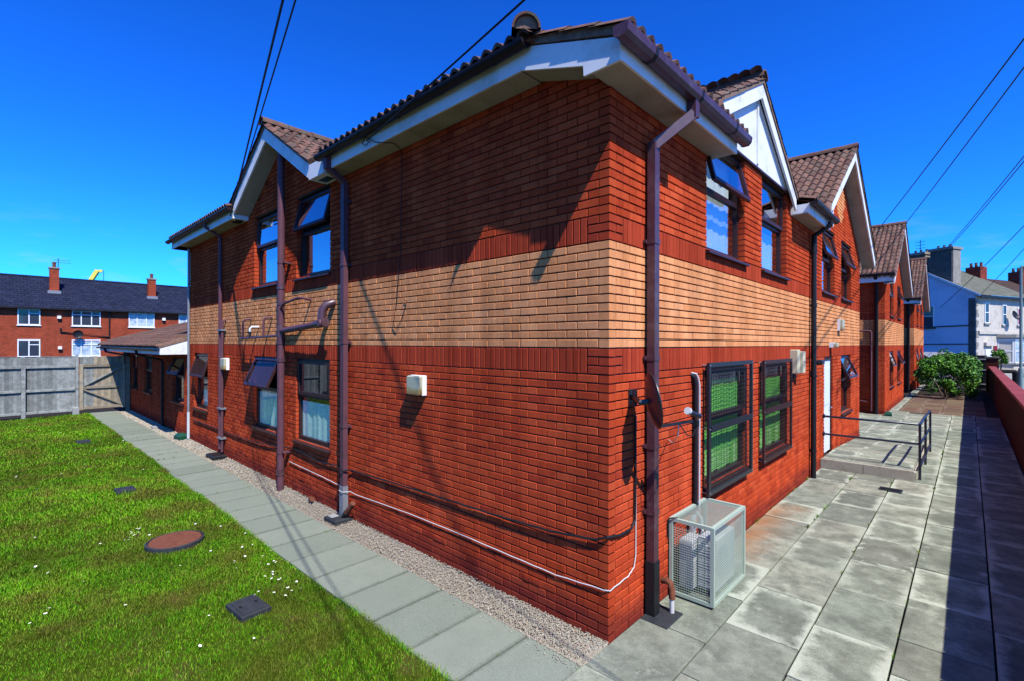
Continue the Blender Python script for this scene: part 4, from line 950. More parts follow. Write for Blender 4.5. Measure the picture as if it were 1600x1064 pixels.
def flat_win(y0, y1, z0, z1, kind):
    fw = .07; mb = MB(); X0, X1 = -.03, .06
    def b(m, a, c, d, e, x0=X0, x1=X1): m.box((x0, a, d), (x1, c, e))
    b(mb, y0, y0 + fw, z0, z1); b(mb, y1 - fw, y1, z0, z1); b(mb, y0 + fw, y1 - fw, z0, z0 + fw); b(mb, y0 + fw, y1 - fw, z1 - fw, z1)
    if kind == 2: ms = [(y0 + y1) / 2]
    else: ms = [y0 + (y1 - y0) * .32, y0 + (y1 - y0) * .68]
    for m_ in ms: b(mb, m_ - fw / 2, m_ + fw / 2, z0 + fw, z1 - fw)
    tz = z1 - (z1 - z0) * .28
    if kind == 2: b(mb, ms[0] + fw / 2, y1 - fw, tz - .03, tz + .03)
    else: 
        e = [y0 + fw] + ms + [y1 - fw]
        for i in range(3): b(mb, e[i] + (.035 if i else 0), e[i + 1] - (.035 if i < 2 else 0), tz - .03, tz + .03)
    w_ = ob('window', mb, 'whiteclean', flats)
    g = MB(); g.box((.0, y0 + .03, z0 + .03), (.012, y1 - .03, z1 - .03)); ob('pane', g, 'farglass' if (kind == 2 or z0 > 3) and y0 < 4 else 'farcurtain', w_)
    s_ = MB(); s_.box((-.02, y0 - .06, z0 - .07), (.09, y1 + .06, z0 - .001)); ob('sill', s_, 'whiteclean', w_)
m_, t_, b_ = newmat('far_glass'); b_.inputs['Base Color'].default_value = (.025, .035, .05, 1); b_.inputs['Roughness'].default_value = .05; M['farglass'] = m_
m_, t_, b_ = newmat('far_curtain'); t_.links.new(ramp(t_, noise(t_, 3.5, 3), [(0.4, (.18, .26, .35)), (0.6, (.38, .44, .44))]), b_.inputs['Base Color']); b_.inputs['Roughness'].default_value = .1; M['farcurtain'] = m_
for y0, y1, k in ((-2.13, -.82, 2), (1.09, 2.95, 3), (4.9, 6.8, 3), (8.7, 10.0, 2), (-6.2, -4.3, 3), (-9.4, -8.1, 2), (12, 13.9, 3)):
    flat_win(y0, y1, 3.82, 5.12, k); flat_win(y0, y1, 1.32, 2.68, k)
for yc, h in ((.14, 8.75), (7.0, 8.45)):
    mb = MB(); mb.box((-2.6, yc - .3, 6.0), (-2.0, yc + .3, h)); ch = ob('chimney', mb, 'flatbrick', flats)
    mb = MB(); mb.box((-2.66, yc - .36, h - .002), (-1.94, yc + .36, h + .12)); ob('chimney_cap', mb, 'stonepale', ch)
    mb = MB(); mb.box((-2.68, yc - .42, 6.2), (-1.90, yc + .42, 6.85)); ob('flashing', mb, 'galv', ch)
    mb = MB(); mb.lathe([(.13, 0), (.12, .3), (.15, .42), (.11, .46)], (-2.3, yc, h + .12), 10); ob('chimney_pot', mb, 'rust', ch, smooth=True)
mb = MB(); mb.tube([(-2.3, .4, 8.7), (-2.3, .4, 9.7)], .025, 6); [mb.tube([(-2.3, .1, 9.3 + k * .2), (-2.3, 1.2, 9.35 + k * .2)], .015, 5) for k in range(2)]; ob('aerial', mb, 'black', flats)
for yy, zz in ((.3, 4.5), (.35, 2.05), (7.5, 4.6)):
    mb = MB(); mb.box((0, yy - .12, zz - .12), (.22, yy + .12, zz + .12)); ob('flue_vent', mb, 'whiteclean', flats)
mb = MB(); mb.tube([(.08, 3.55, 5.1), (.08, 3.55, 2.9), (.08, .4, 3.3), (.08, .4, 3.6)], .06, 8); ob('waste_pipe', mb, 'black', flats)
mb = MB(); mb.lathe([(0, 0), (.2, .03), (.35, .1)], n=14); d_ = ob('dish', mb, 'black', flats); d_.matrix_local = Matrix.Translation((.35, 1.45, 3.1)) @ Matrix.Rotation(R(90), 4, 'Y')
crane = thing('crane', 'pale yellow crane boom tip rising behind the slate roof', 'crane', (-143.5, 9.6, 0))
mb = MB(); mb.beam((-2.6, -6.6, -2), (2.3, 3.2, 18.6), .75, .75); ob('boom', mb, 'yellow', crane)
mb = MB(); mb.beam((2.2, 2.9, 18.25), (2.5, 4.0, 18.5), .6, .55); ob('boom_head', mb, 'yellow', crane)
mb = MB(); mb.tube([(2.6, 4.2, 18.6), (2.6, 4.2, 14)], .05, 5); ob('hoist_rope', mb, 'black', crane)

# ================================================================== BOUNDARY WALL, STREET
bw = thing('boundary_wall', 'red brick boundary wall with flat red coping along the yard', 'wall', (2.97, 0, 0))
mb = MB(); mb.box((0, -8, -.2), (.23, 33.6, 1.255)); ob('wall', mb, 'boundary', bw)
mb = MB(); mb.cbox((-.03, 0, 0), (.26, .44, .075), .008); cm = mb.mesh('coping_slab', 'copingred')
y = -8.0
while y < 33.3: put('coping_slab', cm, bw, (0, y, 1.258 + random.uniform(-.002, .002))); y += .45
mb = MB(); mb.cbox((-.1, 33.62, -.2), (.38, 34.1, 1.75), .01); ob('pier', mb, 'boundary', bw)
mb = MB(); mb.cbox((-.16, 33.56, 1.752), (.44, 34.16, 1.85), .02); ob('pier_cap', mb, 'stone', bw)
# street side ground
mb = MB(); mb.box((3.21, -9, -.12), (5.2, 90, -.01)); ob('pavement', mb, 'kerb', kind='structure')
mb = MB(); mb.add([(5.2, -60, -.10), (60, -60, -.10), (60, 140, -.10), (5.2, 140, -.10)], [(0, 1, 2, 3)]); ob('road', mb, 'asphalt', kind='structure')
lamp = thing('street_lamp', 'tall grey-green steel street lamp post behind the boundary wall', 'street lamp', (4.12, 32.5, -.01))
mb = MB(); mb.tube([(0, 0, 0), (0, 0, 1.3)], .10, 12); ob('base', mb, 'lampgreen' if 'lampgreen' in M else 'galv', lamp, smooth=True)
M['lampgreen'] = pmat('lamp_grey_green', (0.13, 0.19, 0.18), 0.5, 0.1, 3); lamp.children[0].data.materials[0] = M['lampgreen']
mb = MB(); mb.tube([(0, 0, 1.3), (0, 0, 6.4), (.04, .0, 6.46), (.9, .3, 6.5)], .06, 12); ob('post', mb, 'lampgreen', lamp, smooth=True)
mb = MB(); mb.cbox((.7, .15, 6.42), (1.3, .45, 6.56), .03); ob('lantern', mb, 'galv', lamp)
bn = thing('bollard', 'dark stout bollard on the pavement beside the lamp post', 'bollard', (4.05, 34.6, -.01))
mb = MB(); mb.lathe([(.16, 0), (.15, .9), (.17, .95), (.17, 1.02), (.1, 1.1), (0, 1.12)], n=14); ob('body', mb, 'black', bn, smooth=True)

# houses across the end of the yard
def house_win(parent, p0, p1, nrm, z0, z1, bars=1, fm='whiteclean', gm='farglass', split=True, sillm='stonepale'):
    p0 = Vector((*p0, 0)); p1 = Vector((*p1, 0)); n = Vector((*nrm, 0)).normalized(); d = (p1 - p0).normalized(); L = (p1 - p0).length
    def b(m, a, c, z, e, o0, o1):
        q = [p0 + d * a, p0 + d * c]
        vs = [q[0] + n * o0 + Vector((0, 0, z)), q[1] + n * o0 + Vector((0, 0, z)), q[1] + n * o1 + Vector((0, 0, z)), q[0] + n * o1 + Vector((0, 0, z))]
        vs += [v + Vector((0, 0, e - z)) for v in vs]; m.add(vs, [(0, 3, 2, 1), (4, 5, 6, 7), (0, 1, 5, 4), (1, 2, 6, 5), (2, 3, 7, 6), (3, 0, 4, 7)])
    mb = MB(); f = .08
    b(mb, 0, f, z0, z1, -.02, .05); b(mb, L - f, L, z0, z1, -.02, .05); b(mb, f, L - f, z0, z0 + f, -.02, .05); b(mb, f, L - f, z1 - f, z1, -.02, .05)
    if split: zm = z0 + (z1 - z0) * .52; b(mb, f, L - f, zm - .03, zm + .03, -.02, .048)
    for k in range(bars): a = L * (k + 1) / (bars + 1); b(mb, a - .04, a + .04, z0 + f, z1 - f, -.02, .046)
    w_ = ob('window', mb, fm, parent); g = MB(); b(g, .03, L - .03, z0 + .03, z1 - .03, .0, .012); ob('pane', g, gm, w_)
    s = MB(); b(s, -.12, L + .12, z0 - .14, z0 - .002, -.02, .12); ob('sill', s, sillm, w_)
HS = thing('end_house', 'rendered house, its white gable end tinted blue for shade, with cream stucco front and dark stone chimneys', 'house', (2.6, 54.4, 0), R(-24))
# local frame: front along +y facing +x, gable side along -x facing -y
HE, HR_ = 6.75, 9.9; HL, HD = 9.0, 9.0
mb = MB(); mb.prism([(-.02, 0, -.2), (-HD, 0, -.2), (-HD, 0, HE + .8), (-HD * .56, 0, HR_), (-.02, 0, HE)], (0, .3, 0)); ob('gable_wall', mb, 'rendershade', HS)
mb = MB(); mb.box((-HD, .31, -.2), (-.02, HL, HE - .02)); ob('side_walls', mb, 'rendercream', HS)
mb = MB(); mb.box((-.019, .3, -.2), (.02, HL, HE)); ob('front_wall', mb, 'rendercream', HS)
for k in range(22):
    mb = MB(); mb.box((-.03, -.03, .02 + k * .3), (.06 , .24 if k % 2 else .38, .30 + k * .3)); ob('quoin', mb, 'stonepale' if k % 3 else 'rendercream', HS)
mb = MB(); mb.box((-.5, -.025, -.2), (-.03, -.001, HE - .3)); ob('corner_strip', mb, 'stone', HS)
rf = MB(); rf.add([(.4, -.15, HE - .05), (.4, HL, HE - .05), (-HD * .56, HL, HR_ + .1), (-HD * .56, -.15, HR_ + .1), (-HD - .2, -.15, HE + .75), (-HD - .2, HL, HE + .75)], [(0, 1, 2, 3), (3, 2, 5, 4)]); rf = ob('roof', rf, brickflat('house_slates', (.12, .12, .088), (.095, .098, .072), (.05, .05, .04), .35, .16, .012), HS)
mb = MB(); mb.beam((.4, -.16, HE - .12), (-HD * .56, -.16, HR_ + .03), .05, .18); ob('barge_board', mb, 'white', HS)
mb = MB(); mb.box((.3, -.1, HE - .28), (.42, HL, HE - .08)); ob('gutter', mb, 'black', HS)
for (x0, x1, y0, y1, h, m_) in ((-3.4, -1.75, .1, 1.5, 11.0, 'stone'), (-5.3, -4.0, .3, 1.6, 10.9, 'stone')):
    mb = MB(); mb.box((x0, y0, 7.5), (x1, y1, h)); ch = ob('chimney', mb, m_, HS)
    mb = MB(); mb.box((x1 + .001, y0 + .1, 7.4), (x1 + .06, y1 - .1, h - .02)); ob('pale_face', mb, 'stonepale', ch)  # paler stone box over one side of the dark chimney
    mb = MB(); mb.box((x0 - .12, y0 - .12, h - .001), (x1 + .14, y1 + .12, h + .22)); ob('chimney_cap', mb, 'stonepale', ch)
    for k in range(3): mb = MB(); mb.lathe([(.12, 0), (.1, .25), (.13, .3)], (x0 + .3 + .45 * k, (y0 + y1) / 2, h + .22), 8); ob('chimney_pot', mb, 'stone', ch)
mb = MB(); mb.tube([(-4.6, .9, 11), (-4.6, .9, 12.4)], .03, 5); [mb.tube([(-5.0, .9, 11.6 + k * .3), (-4.2, .9, 11.6 + k * .3)], .02, 5) for k in range(3)]; ob('aerial', mb, 'black', HS)
house_win(HS, (-4.7, -.02), (-3.0, -.02), (0, -1), 4.0, 6.0, 0, sillm='stone')
mb = MB(); mb.tube([(-9, -.06, 3.9), (-.4, -.06, 4.1)], .05, 6); ob('cable', mb, 'black', HS)
mb = MB(); mb.tube([(-9, -.06, 2.5), (-.4, -.06, 2.55)], .04, 6); ob('cable', mb, 'black', HS)
house_win(HS, (.02, 1.3), (.02, 2.0), (1, 0), 4.3, 6.1, 0, gm='farglass')
house_win(HS, (.02, 4.2), (.02, 4.9), (1, 0), 4.2, 6.0, 0)
house_win(HS, (.02, 6.8), (.02, 7.4), (1, 0), 4.2, 5.8, 0, gm='maroon')
mb = MB(); mb.box((.02, .3, 3.35), (.14, HL, 3.6)); ob('string_course', mb, 'rendercream', HS)
mb = MB(); mb.prism([(.0, 3.4, .3), (.9, 4.0, .3), (.9, 6.2, .3), (0, 6.8, .3)], (0, 0, 2.75)); bay = ob('bay', mb, 'rendercream', HS)
mb = MB(); mb.prism([(.0, 3.2, 3.05), (1.1, 3.9, 3.05), (1.1, 6.3, 3.05), (0, 7.0, 3.05)], (0, 0, .28)); ob('bay_roof', mb, 'stonepale', bay)
house_win(HS, (.91, 4.1), (.91, 6.1), (1, 0), .9, 2.9, 1, gm='farcurtain')
house_win(HS, (.02, 3.45), (.88, 4.0), (.55, -.84), .9, 2.9, 0, gm='farcurtain')
mb = MB(); mb.box((.02, 1.4, 0), (.08, 2.3, 2.1)); dd = ob('door', mb, 'doorwhite', HS)
mb = MB(); mb.box((.02, 1.2, 2.4), (.22, 2.5, 2.7)); mb.prism([(.02, 1.25, 2.7), (.02, 2.45, 2.7), (.02, 1.85, 3.1)], (.15, 0, 0)); ob('door_hood', mb, 'rendercream', dd)
mb = MB(); mb.box((.025, 2.75, 1.95), (.08, 3.3, 2.4)); ob('maroon_sign', mb, 'maroon', HS)
mb = MB(); mb.lathe([(0, 0), (.3, .04), (.45, .14)], n=14); d_ = ob('dish', mb, 'black', HS); d_.matrix_local = Matrix.Translation((.5, 5.0, 5.0)) @ Matrix.Rotation(R(70), 4, 'Y')
TR = thing('terrace_house', 'red brick terraced house with white window surrounds beside the cream front', 'house', (2.6, 54.4, 0), R(-24))
mb = MB(); mb.box((-8, HL + .01, -.2), (-.1, HL + 9, HE - .3)); ob('wall', mb, 'terrace', TR)
mb = MB(); mb.add([(.2, HL, HE - .3), (.2, HL + 9.2, HE - .3), (-4.5, HL + 9.2, HR_ - .6), (-4.5, HL, HR_ - .6), (-9, HL, HE - .3), (-9, HL + 9.2, HE - .3)], [(0, 1, 2, 3), (3, 2, 5, 4)]); ob('roof', mb, brickflat('brown_slates', (.065, .04, .03), (.05, .033, .026), (.02, .016, .015), .35, .16, .012), TR)
mb = MB(); mb.box((-.098, HL + .05, 3.3), (.0, HL + 9, 3.6)); ob('string_course', mb, 'white', TR)
for yy in (HL + .4, HL + 2.3, HL + 5.5): house_win(TR, (-.09, yy), (-.09, yy + 1.0), (1, 0), 4.1, 6.0, 0)
house_win(TR, (-.09, HL + 3.0), (-.09, HL + 4.6), (1, 0), .9, 2.9, 1, gm='farcurtain')
mb = MB(); mb.box((-.098, HL + .6, 0), (-.03, HL + 1.6, 2.5)); ob('arched_door_surround', mb, 'white', TR)
mb = MB(); mb.prism([(-.098, HL + 1.1 + .5 * math.cos(a), 2.5 + .55 * math.sin(a)) for a in [math.pi * i / 10 for i in range(11)]], (.07, 0, 0)); ob('door_arch', mb, 'white', TR)
mb = MB(); mb.box((-.03, HL + .8, 0), (-.005, HL + 1.4, 2.35)); ob('door', mb, 'stonepale', TR)
for yy in (HL + .2, HL + 8.4):
    mb = MB(); mb.box((-4.6, yy - .6, 8.0), (-3.4, yy + .6, 10.2)); c_ = ob('chimney', mb, 'terrace', TR)
    for k in range(3): mb = MB(); mb.lathe([(.14, 0), (.11, .4), (.15, .46)], (-4.4 + .4 * k, yy, 10.2), 8); ob('chimney_pot', mb, 'rust', c_)
GW = thing('garden_wall', 'low pale rendered garden wall in front of the cream house', 'wall', (2.6, 54.4, 0), R(-24))
for (a, b_, h) in ((.6, 2.4, 1.0), (3.4, 7.5, .75), (8.6, 13, .75)):
    mb = MB(); mb.box((3.0, a, -.2), (3.25, b_, h)); ob('wall', mb, 'rendercream', GW)
for a in (.4, 2.4, 3.2, 7.5, 8.4):
    mb = MB(); mb.cbox((2.92, a, -.2), (3.33, a + .35, 1.25), .02); ob('pier', mb, 'stone' if a in (.4, 3.2) else 'rendercream', GW)

# white panel and dark gate at the end of the yard
wp = thing('white_panel', 'white boarded gate panel between the far brick block and the bush', 'gate', (-.2, 39.5, 0))
mb = MB(); mb.box((0, 0, 0), (1.6, .05, 2.0)); ob('boarding', mb, 'white', wp)
mb = MB(); mb.beam((.05, -.03, 1.9), (.8, -.03, 1.35), .04, .1, up=(0, 1, 0)); ob('brace', mb, 'stonepale', wp)
dg = thing('dark_gate', 'dark timber gate with pale rails closing the end of the shaded path', 'gate', (2.15, 34.6, 0))
mb = MB(); mb.box((0, 0, 0), (.78, .05, 1.9)); ob('boarding', mb, 'black', dg)
for zz in (.25, 1.05, 1.65): mb = MB(); mb.box((.02, -.04, zz), (.76, -.001, zz + .06)); ob('rail', mb, 'kerb', dg)

# ================================================================== RAMP AND RAIL
ramp_ = thing('entrance_ramp', 'concrete entrance ramp with buff edging in front of the white door', 'ramp', (0, 8, 0))
def rz_(y): return .185 if y < 9.3 else max(.012, .185 - (y - 9.3) * .058)
mb = MB(); mb.prism([(1.44, 7.98, -.02), (1.44, 12.3, -.02), (1.44, 12.3, rz_(12.3) - .05), (1.44, 9.3, .135), (1.44, 7.98, .135)], (-1.435, 0, 0)); mb.v = [(x, y - 8, z) for x, y, z in mb.v]; ob('body', mb, 'slatewall', ramp_)
y = 8.02
while y < 12.2:
    for x0, x1 in ((.01, .49), (.49, .97), (.97, 1.43)):
        mb = MB(); y1 = min(y + .6, 12.28); g = .006; za, zb = rz_(y), rz_(y1)
        mb.add([(x0 + g, y + g - 8, za - .045), (x1 - g, y + g - 8, za - .045), (x1 - g, y1 - g - 8, zb - .045), (x0 + g, y1 - g - 8, zb - .045), (x0 + g, y + g - 8, za), (x1 - g, y + g - 8, za), (x1 - g, y1 - g - 8, zb), (x0 + g, y1 - g - 8, zb)],
               [(0, 3, 2, 1), (4, 5, 6, 7), (0, 1, 5, 4), (1, 2, 6, 5), (2, 3, 7, 6), (3, 0, 4, 7)]); ob('slab', mb, 'flag', ramp_)
    y += .6
for x0, x1 in ((.005, .70), (.71, 1.46)):
    mb = MB(); mb.cbox((x0, -.07, -.02), (x1, -.015, .19), .006); ob('edging_kerb', mb, 'slatewall', ramp_)
mb = MB(); mb.cbox((1.445, -.013, -.02), (1.49, 4.2, .16), .006); ob('edging_kerb', mb, 'slatewall', ramp_)
rail = thing('handrail', 'dark navy tubular handrail around the entrance ramp', 'handrail', (1.53, 8.15, 0))
r_ = .022
mb = MB(); mb.tube([(-1.50, 0, 1.02), (-.04, 0, 1.02), (0, .06, 1.02), (.0, .5, 1.02), (0, 1.2, 1.02), (0, 3.15, .96), (0, 3.25, .92), (0, 3.28, .86), (0, 3.28, -.02)], r_, 12); ob('top_rail', mb, 'railpaint', rail, smooth=True)
mb = MB(); mb.tube([(-1.50, 0, .66), (-.04, 0, .66), (0, .06, .66), (0, 3.26, .56)], r_ * .9, 12); ob('mid_rail', mb, 'railpaint', rail, smooth=True)
mb = MB(); mb.tube([(0, .02, .22), (0, 3.26, .17)], r_ * .8, 12); ob('low_rail', mb, 'railpaint', rail, smooth=True)
for y in (0.01, 1.6): mb = MB(); mb.tube([(0, y, -.03), (0, y, 1.01)], r_, 12); ob('post', mb, 'railpaint', rail, smooth=True)
for z in (1.02, .66): mb = MB(); mb.tube([(-1.525, 0, z), (-1.5, 0, z)], .045, 12); ob('wall_flange', mb, 'railpaint', rail, smooth=True)

# ================================================================== AIR CONDITIONING CAGE
cage = thing('security_cage', 'pale green mesh security cage standing against the street wall', 'cage', (.015, 1.09, 0))
CW, CL, CH = .44, .88, .77; t_ = .035
for (x, y) in ((0, 0), (CW - t_, 0), (0, CL - t_), (CW - t_, CL - t_)):
    mb = MB(); mb.cbox((x, y, .02), (x + t_, y + t_, CH), .004); ob('corner_post', mb, 'cagepaint', cage)
for z in (.02, CH - t_):
    for y in (.001, CL - t_ - .001): mb = MB(); mb.box((t_, y, z), (CW - t_, y + t_, z + t_ - .001)); ob('frame_rail', mb, 'cagepaint', cage)
    for x in (.001, CW - t_ - .001): mb = MB(); mb.box((x, t_, z), (x + t_, CL - t_, z + t_ - .001)); ob('frame_rail', mb, 'cagepaint', cage)
def mesh_panel(o, u, lu, v, lv, sp=.023, wd=.0032):
    mb = MB(); o = Vector(o); u = Vector(u); v = Vector(v); n = u.cross(v)
    for i in range(1, int(lu / sp)): p = o + u * (i * sp); mb.beam(p, p + v * lv, wd, wd, up=n)
    for i in range(1, int(lv / sp)): p = o + v * (i * sp) + n * .0018; mb.beam(p, p + u * lu, wd, wd, up=n)
    ob('mesh_panel', mb, 'cagepaint', cage, kind='stuff')
mesh_panel((t_, .012, .055), (1, 0, 0), CW - 2 * t_, (0, 0, 1), CH - .11)
mesh_panel((t_, CL - .016, .055), (1, 0, 0), CW - 2 * t_, (0, 0, 1), CH - .11)
mesh_panel((CW - .012, t_, .055), (0, 1, 0), CL - 2 * t_, (0, 0, 1), CH - .11)
mesh_panel((t_, t_, CH - .014), (1, 0, 0), CW - 2 * t_, (0, 1, 0), CL - 2 * t_)
mb = MB(); mb.tube([(.0, -.01, CH - .02), (-.005, -.02, CH - .06), (-.003, -.018, CH - .2)], .008, 6); mb.tube([(.0, -.015, CH - .01), (.05, -.012, CH + .008), (.08, .02, CH + .01)], .006, 6); ob('lock_cable', mb, 'black', cage)
for y in (.25, .62): mb = MB(); mb.cbox((.06, y, 0), (.40, y + .06, .06), .005); ob('foot', mb, 'black', cage)
ac = thing('air_conditioner', 'off-white outdoor air conditioning unit inside the mesh cage', 'air conditioner', (.015, 1.09, 0))
mb = MB(); mb.cbox((.20, .22, .062), (.38, .72, .58), .012); ob('casing', mb, 'acwhite', ac)
mb = MB(); mb.cbox((.06, .10, .062), (.19, .33, .55), .01); ob('side_box', mb, 'acwhite', ac)
mb = MB(); mb.lathe([(0, .004), (.16, .004), (.18, 0)], n=24); fn = ob('fan_grille', mb, 'acwhite', ac); fn.matrix_local = Matrix.Translation((.382, .42, .32)) @ Matrix.Rotation(R(90), 4, 'Y')
mb = MB()
for k in range(14): mb.box((.205 , .205, .10 + k * .03), (.375, .219, .115 + k * .03))
ob('louvres', mb, 'acwhite', ac, kind='stuff')
mb = MB(); mb.tube([(.1, .6, .2), (.08, .6, .62), (.02, .6, .68)], .02, 8); ob('refrigerant_pipe', mb, 'whitecable', ac, smooth=True)
mb = MB(); mb.cbox((.03, .42, .48), (.06, .52, .68), .005); ob('isolator', mb, 'acwhite', ac)
mb = MB(); mb.box((.061, .45, .56), (.075, .49, .62)); ob('isolator_knob', mb, 'yellow', ac)
# gully at the foot of the corner downpipe
gl_ = thing('drain_gully', 'black square gully with a bent condensate pipe below the corner downpipe', 'drain', (0, .64, 0))
mb = MB(); mb.cbox((.015, -.13, -.02), (.27, .20, .012), .006); ob('grate', mb, 'iron', gl_)
mb = MB(); mb.tube([(.19, .14, .0), (.19, .14, .14)], .022, 10); ob('white_pipe', mb, 'whitecable', gl_, smooth=True)
mb = MB(); mb.tube([(.19, .14, .14), (.19, .14, .22), (.17, .15, .27), (.13, .16, .28), (.08, .17, .26)], .03, 10); ob('brown_elbow', mb, 'rust', gl_, smooth=True)
gl2 = thing('drain_gully', 'grey gully tray with a broken brown pipe below the square downpipe', 'drain', (-4.34, -.17, 0))
mb = MB(); mb.cbox((-.15, -.12, -.03), (.17, .14, .035), .012); ob('tray', mb, 'iron', gl2)
mb = MB(); mb.cbox((-.10, -.09, .0355), (.02, .02, .05), .005); ob('lining', mb, 'kerb', gl2)
mb = MB(); mb.tube([(.08, .06, .02), (.16, .07, .12), (.30, .08, .27)], [.035, .04, .036], 12); ob('broken_pipe', mb, 'rust', gl2, smooth=True)
mb = MB(); mb.tube([(.09, .062, .03), (.15, .067, .11)], .046, 12); ob('pipe_clip', mb, 'black', gl2, smooth=True)
cp = MB(); cp.tube([(-5.45, -.05, .02), (-5.32, -.08, .04)], .035, 10); tag(put('pipe_stub', cp.mesh('pipe_stub', 'rust', True), None), 'short rusty pipe stub sticking out of the gravel', 'pipe stub')

# ================================================================== SATELLITE DISH
dish = thing('satellite_dish', 'dark grey satellite dish on a wall bracket near the corner downpipe', 'satellite dish', (0, .42, 2.0))
ctr = Vector((.28, -.184, .02)); nrm = Vector((.74, .65, .16)).normalized()
mb = MB(); prof = [(0.0, -.045)] + [(.23 * k / 6, -.045 + .045 * (k / 6) ** 2) for k in range(1, 7)] + [(.236, .004), (.236, -.004), (.22, -.012)] + [(.23 * k / 6, -.053 + .045 * (k / 6) ** 2) for k in range(5, 0, -1)] + [(0, -.053)]
mb.lathe(prof, n=32); d_ = ob('reflector', mb, 'blackmetal', dish, smooth=True)
q = nrm.to_track_quat('Z', 'Y'); d_.matrix_local = Matrix.Translation(ctr) @ q.to_matrix().to_4x4() @ Matrix.Diagonal((1.0, 1.0, 1, 1))
bk = ctr - nrm * .05
mb = MB(); mb.tube([bk, bk - nrm * .06, (.06, -.10, .02), (.01, -.07, .02)], .024, 10); mb.tube([(.06, -.10, -.05), (.06, -.10, .09)], .02, 10); ob('mount', mb, 'blackmetal', dish, smooth=True)
mb = MB(); mb.cbox((.0, -.11, -.05), (.012, -.03, .09), .003); ob('wall_plate', mb, 'blackmetal', dish)
arm0 = ctr + Vector((.03, .02, -.215)); arm1 = ctr + Vector((.24, .21, -.165))
mb = MB(); mb.beam(arm0, arm1, .028, .022); ob('arm', mb, 'blackmetal', dish)
lp = arm1 + Vector((0, .0, .03))
mb = MB(); mb.tube([lp + Vector((-.01, -.06, .055)), lp + Vector((.0, .0, .03)), lp + Vector((.02, .10, .0))], [.024, .022, .022], 10); ob('receiver', mb, 'blackmetal', dish, smooth=True)
mb = MB(); mb.tube([lp + Vector((-.012, -.075, .061)), lp + Vector((-.009, -.055, .053))], .031, 12); ob('receiver_cap', mb, 'whitecable', dish, smooth=True)
mb = MB(); mb.cbox(lp + Vector((-.02, .05, -.09)), lp + Vector((.02, .09, -.03)), .005); ob('junction', mb, 'black', dish)
mb = MB(); mb.tube([lp + Vector((0, .07, -.08)), lp + Vector((-.01, .03, -.16)), lp + Vector((-.01, -.08, -.14)), arm0 * .4 + arm1 * .6], .005, 6); ob('black_lead', mb, 'black', dish, smooth=True)
mb = MB(); mb.tube([arm0 * .4 + arm1 * .6, arm0 * .3 + arm1 * .7 + Vector((-.05, .03, -.12)), Vector((.2, .34, -.42)), Vector((.01, .66, -.46))], .005, 6); ob('white_lead', mb, 'whitecable', dish, smooth=True)

# ================================================================== CABLES ON THE WALLS
def wav(pts, n=5, amp=.006):
    out = []
    for i in range(len(pts) - 1):
        a, b = Vector(pts[i]), Vector(pts[i + 1])
        for k in range(n): out.append(a.lerp(b, k / n) + Vector((0, 0, amp * math.sin(3.1 * (i * n + k)))))
    return out + [Vector(pts[-1])]
def cable(name, pts, r, mat, label):
    mb = MB(); mb.tube(pts, r, 8); return tag(put(name, mb.mesh(name, mat, True), None), label, 'cable')
cable('cable', wav([(-6.36, -.012, .45), (-5.2, -.012, .42), (-4.45, -.014, .39)], 6) + [Vector((-4.42, -.03, .385)), Vector((-4.38, -.122, .385)), Vector((-4.28, -.122, .38)), Vector((-4.25, -.02, .375))] + wav([(-4.1, -.012, .36), (-2.83, -.012, .40), (-1.87, -.012, .405), (-1.10, -.012, .395), (-.545, -.012, .39), (-.03, -.012, .43), (.012, .0, .435), (.012, .3, .455), (.012, .40, .50), (.012, .43, .60), (.012, .432, 1.1), (.014, .425, 1.85)], 4, .003), .005, 'whitecable', 'white cable running low across the brick wall and round its corner')
cable('cable', wav([(-12.2, -.016, .53), (-8.24, -.018, .55), (-7.3, -.02, .60), (-6.2, -.018, .70), (-5.2, -.02, .64), (-4.42, -.016, .68)], 5, .005) + [Vector((-4.41, -.03, .68)), Vector((-4.38, -.125, .68)), Vector((-4.28, -.125, .68)), Vector((-4.26, -.03, .68))] + wav([(-4.2, -.016, .68), (-3.09, -.02, .715), (-2.08, -.02, .735), (-1.27, -.02, .75), (-.61, -.02, .775), (-.12, -.02, .83), (.0, -.022, .885), (.022, .02, .885), (.02, .15, .86), (.02, .34, .862), (.02, .40, .92), (.02, .41, 1.4), (.02, .40, 1.85)], 5, .003), .0105, 'black', 'black cable sagging across the brick wall above the white cable')
cable('cable', [Vector((-3.0, -.012, 4.9)), Vector((-3.03, -.012, 3.6)), Vector((-3.10, -.014, 3.0)), Vector((-3.18, -.015, 2.72)), Vector((-3.1, -.016, 2.66)), Vector((-2.98, -.015, 2.8)), Vector((-2.88, -.015, 3.0)), Vector((-2.94, -.015, 3.02))], .004, 'black', 'thin black cable hanging down over the buff band in a loop')
